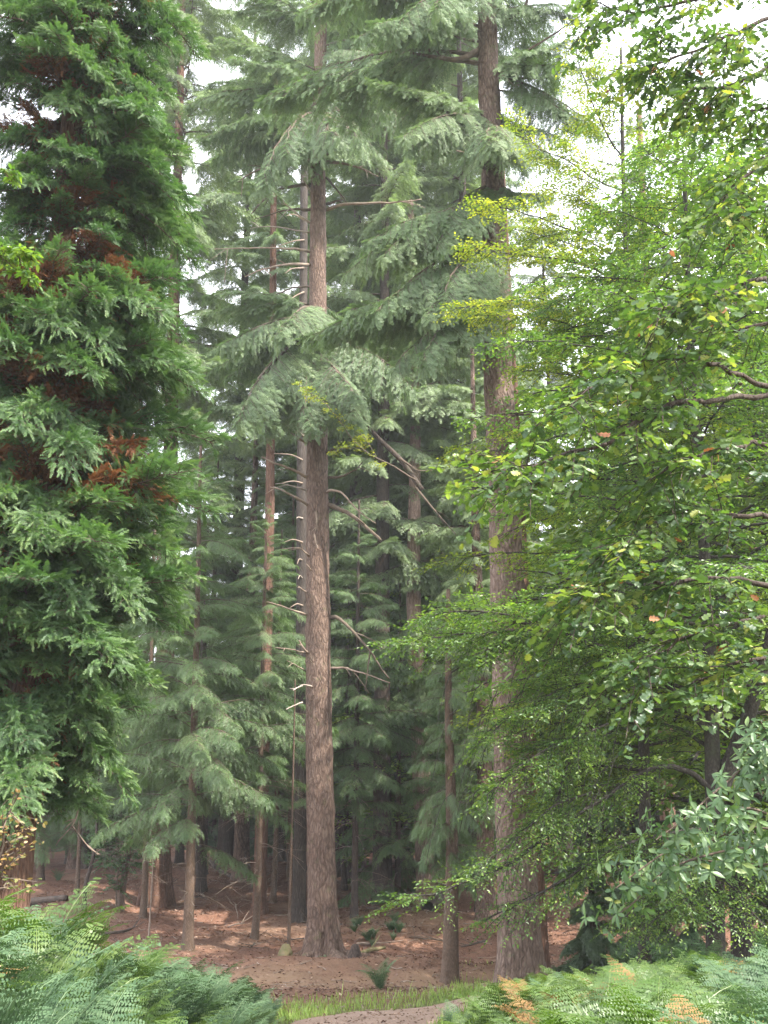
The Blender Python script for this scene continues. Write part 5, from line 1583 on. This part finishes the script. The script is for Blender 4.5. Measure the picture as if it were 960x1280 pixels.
# bare pale branch hanging below the cypress
hb2 = thing('hanging_branch', 'bare pale branch hanging below the cypress at the left', 'branch', tuple(at(103, 1000, 16.5)))
limb_part(hb2, at(103, 1000, 16.5), [(103, 985, 16.5), (98, 1012, 16.4), (90, 1032, 16.3), (72, 1052, 16.2)], .015, .006, 'dead_wood', 'limb', seed=81, forks=4)
limb_part(hb2, at(103, 1000, 16.5), [(90, 1032, 16.3), (100, 1045, 16.2), (112, 1060, 16.1), (124, 1068, 16)], .008, .004, 'dead_wood', 'side_branch', seed=82, forks=3)

# surface roots of the central fir and the dark knob beside it
for i, pts in enumerate([[(417, 1190, 35.6), (432, 1196, 35.2), (447, 1203, 34.8)], [(424, 1192, 35.9), (445, 1192, 36), (462, 1196, 36)],
                         [(385, 1190, 35.8), (372, 1188, 35.8), (355, 1186, 35.9)], [(388, 1196, 35.5), (376, 1200, 35.2), (366, 1204, 35)], [(419, 1194, 35.5), (428, 1204, 34.7), (444, 1212, 34.2)]]):
    p = np.array([at(*q) for q in pts]); p[:, 2] = [gz(a, b_) + .06 for a, b_ in p[:, :2]]
    p[0, 2] += .12
    c = smooth_path(p, 14); mb = MB(); tube(mb, c - b1, [.17, .12, .04], 8); mb.build('root', M['bark_fir'], fir1, smooth=True)
mb = MB(); trunk_mesh(mb, [(0, 0, 0), (0, 0, .3), (0, 0, .5)], np.array([.22, .2, .1]), 14, .2, .3, .25, 4, dz=.06)
X0 = at(357, 1190, 35.2)[0]
tag(mb.build('stump', M['mossy'], None, smooth=True), 'small rounded mossy stump left of the central fir foot', 'stump').location = (X0, 35.2, gz(X0, 35.2) - .08)
mb = MB(); trunk_mesh(mb, [(0, 0, 0), (0, 0, .3), (0, 0, .55)], np.array([.2, .18, .1]), 14, .2, .3, .3, 14, dz=.06)
X0 = at(444, 1205, 33.2)[0]
tag(mb.build('stump', M['bark_dark'], None, smooth=True), 'dark knotty stump at the right end of the central fir roots', 'stump').location = (X0, 33.2, gz(X0, 33.2) - .08)
print('LEAVES', NLEAF)
if 0:
    for me in sorted(bpy.data.meshes, key=lambda m: -len(m.polygons))[:30]: print(me.name, len(me.polygons), me.users)
    print('TOTAL', sum(len(m.polygons) for m in bpy.data.meshes))

# ------------------------------------------------------------------ light, sky, camera
SUN_DIR = norm(np.array([.62, -.42, 1.0]))
sun = bpy.data.lights.new('sun', 'SUN')
sun.energy = 4.2; sun.angle = R(.7); sun.color = (1, .95, .86)
so = link(bpy.data.objects.new('sun', sun))
so.rotation_euler = Vector(tuple(-SUN_DIR)).to_track_quat('-Z', 'Y').to_euler()
so.location = (20, -10, 40)

w = bpy.data.worlds.new('World'); SC.world = w; w.use_nodes = True
nt = w.node_tree; ns, ls = nt.nodes, nt.links; ns.clear()
sky = ns.new('ShaderNodeTexSky'); sky.sky_type = 'NISHITA'; sky.sun_disc = False
sky.sun_elevation = math.asin(SUN_DIR[2]); sky.sun_rotation = math.atan2(SUN_DIR[0], SUN_DIR[1])
tc = ns.new('ShaderNodeTexCoord')
cn = ns.new('ShaderNodeTexNoise'); cn.inputs['Scale'].default_value = 3.5; cn.inputs['Detail'].default_value = 6; ls.new(tc.outputs['Generated'], cn.inputs['Vector'])
cr = ns.new('ShaderNodeMapRange'); cr.inputs[1].default_value = .3; cr.inputs[2].default_value = .6; cr.inputs[3].default_value = .55; cr.inputs[4].default_value = 1
ls.new(cn.outputs[0], cr.inputs[0])
mx = ns.new('ShaderNodeMix'); mx.data_type = 'RGBA'; ls.new(cr.outputs[0], mx.inputs[0]); ls.new(sky.outputs[0], mx.inputs[6]); mx.inputs[7].default_value = (10.2, 10.4, 11.0, 1)
bg = ns.new('ShaderNodeBackground'); bg.inputs[1].default_value = .13; ls.new(mx.outputs[2], bg.inputs[0])
wo = ns.new('ShaderNodeOutputWorld'); ls.new(bg.outputs[0], wo.inputs[0])

hm = bpy.data.materials.new('haze'); hm.use_nodes = True
hn = hm.node_tree; hn.nodes.clear()
pv = hn.nodes.new('ShaderNodeVolumePrincipled'); pv.inputs['Color'].default_value = (.93, .97, 1, 1); pv.inputs['Density'].default_value = .00045; pv.inputs['Anisotropy'].default_value = .2
ho = hn.nodes.new('ShaderNodeOutputMaterial'); hn.links.new(pv.outputs[0], ho.inputs['Volume'])
hx, y0, y1, z0, z1 = 700., -700., 700., -5., 64.
mb = MB(); mb.quads([(-hx, y0, z0), (hx, y0, z0), (hx, y1, z0), (-hx, y1, z0), (-hx, y0, z1), (hx, y0, z1), (hx, y1, z1), (-hx, y1, z1)],
                    [(3, 2, 1, 0), (4, 5, 6, 7), (0, 1, 5, 4), (1, 2, 6, 5), (2, 3, 7, 6), (3, 0, 4, 7)])
tag(mb.build('haze', hm), 'thin pale air between the trees', 'haze', None, 'stuff')

cam = bpy.data.cameras.new('camera')
cam.sensor_fit = 'VERTICAL'; cam.sensor_height = 24; cam.lens = F / 1280 * 24
cam.clip_start = .1; cam.clip_end = 2000
co = link(bpy.data.objects.new('camera', cam))
co.location = (0, 0, CAMZ); co.rotation_euler = (R(90) + PITCH, 0, 0)
SC.camera = co

SC.view_settings.view_transform = 'Standard'; SC.view_settings.look = 'None'
SC.view_settings.gamma = 1; SC.view_settings.use_curve_mapping = False
SC.view_settings.exposure = 2.05
SC.cycles.max_bounces = 10; SC.cycles.diffuse_bounces = 7; SC.cycles.transmission_bounces = 7; SC.cycles.glossy_bounces = 2
SC.cycles.use_denoising = True
SC.cycles.denoising_prefilter = 'NONE'
SC.cycles.caustics_reflective = False; SC.cycles.caustics_refractive = False
SC.cycles.sample_clamp_indirect = 6
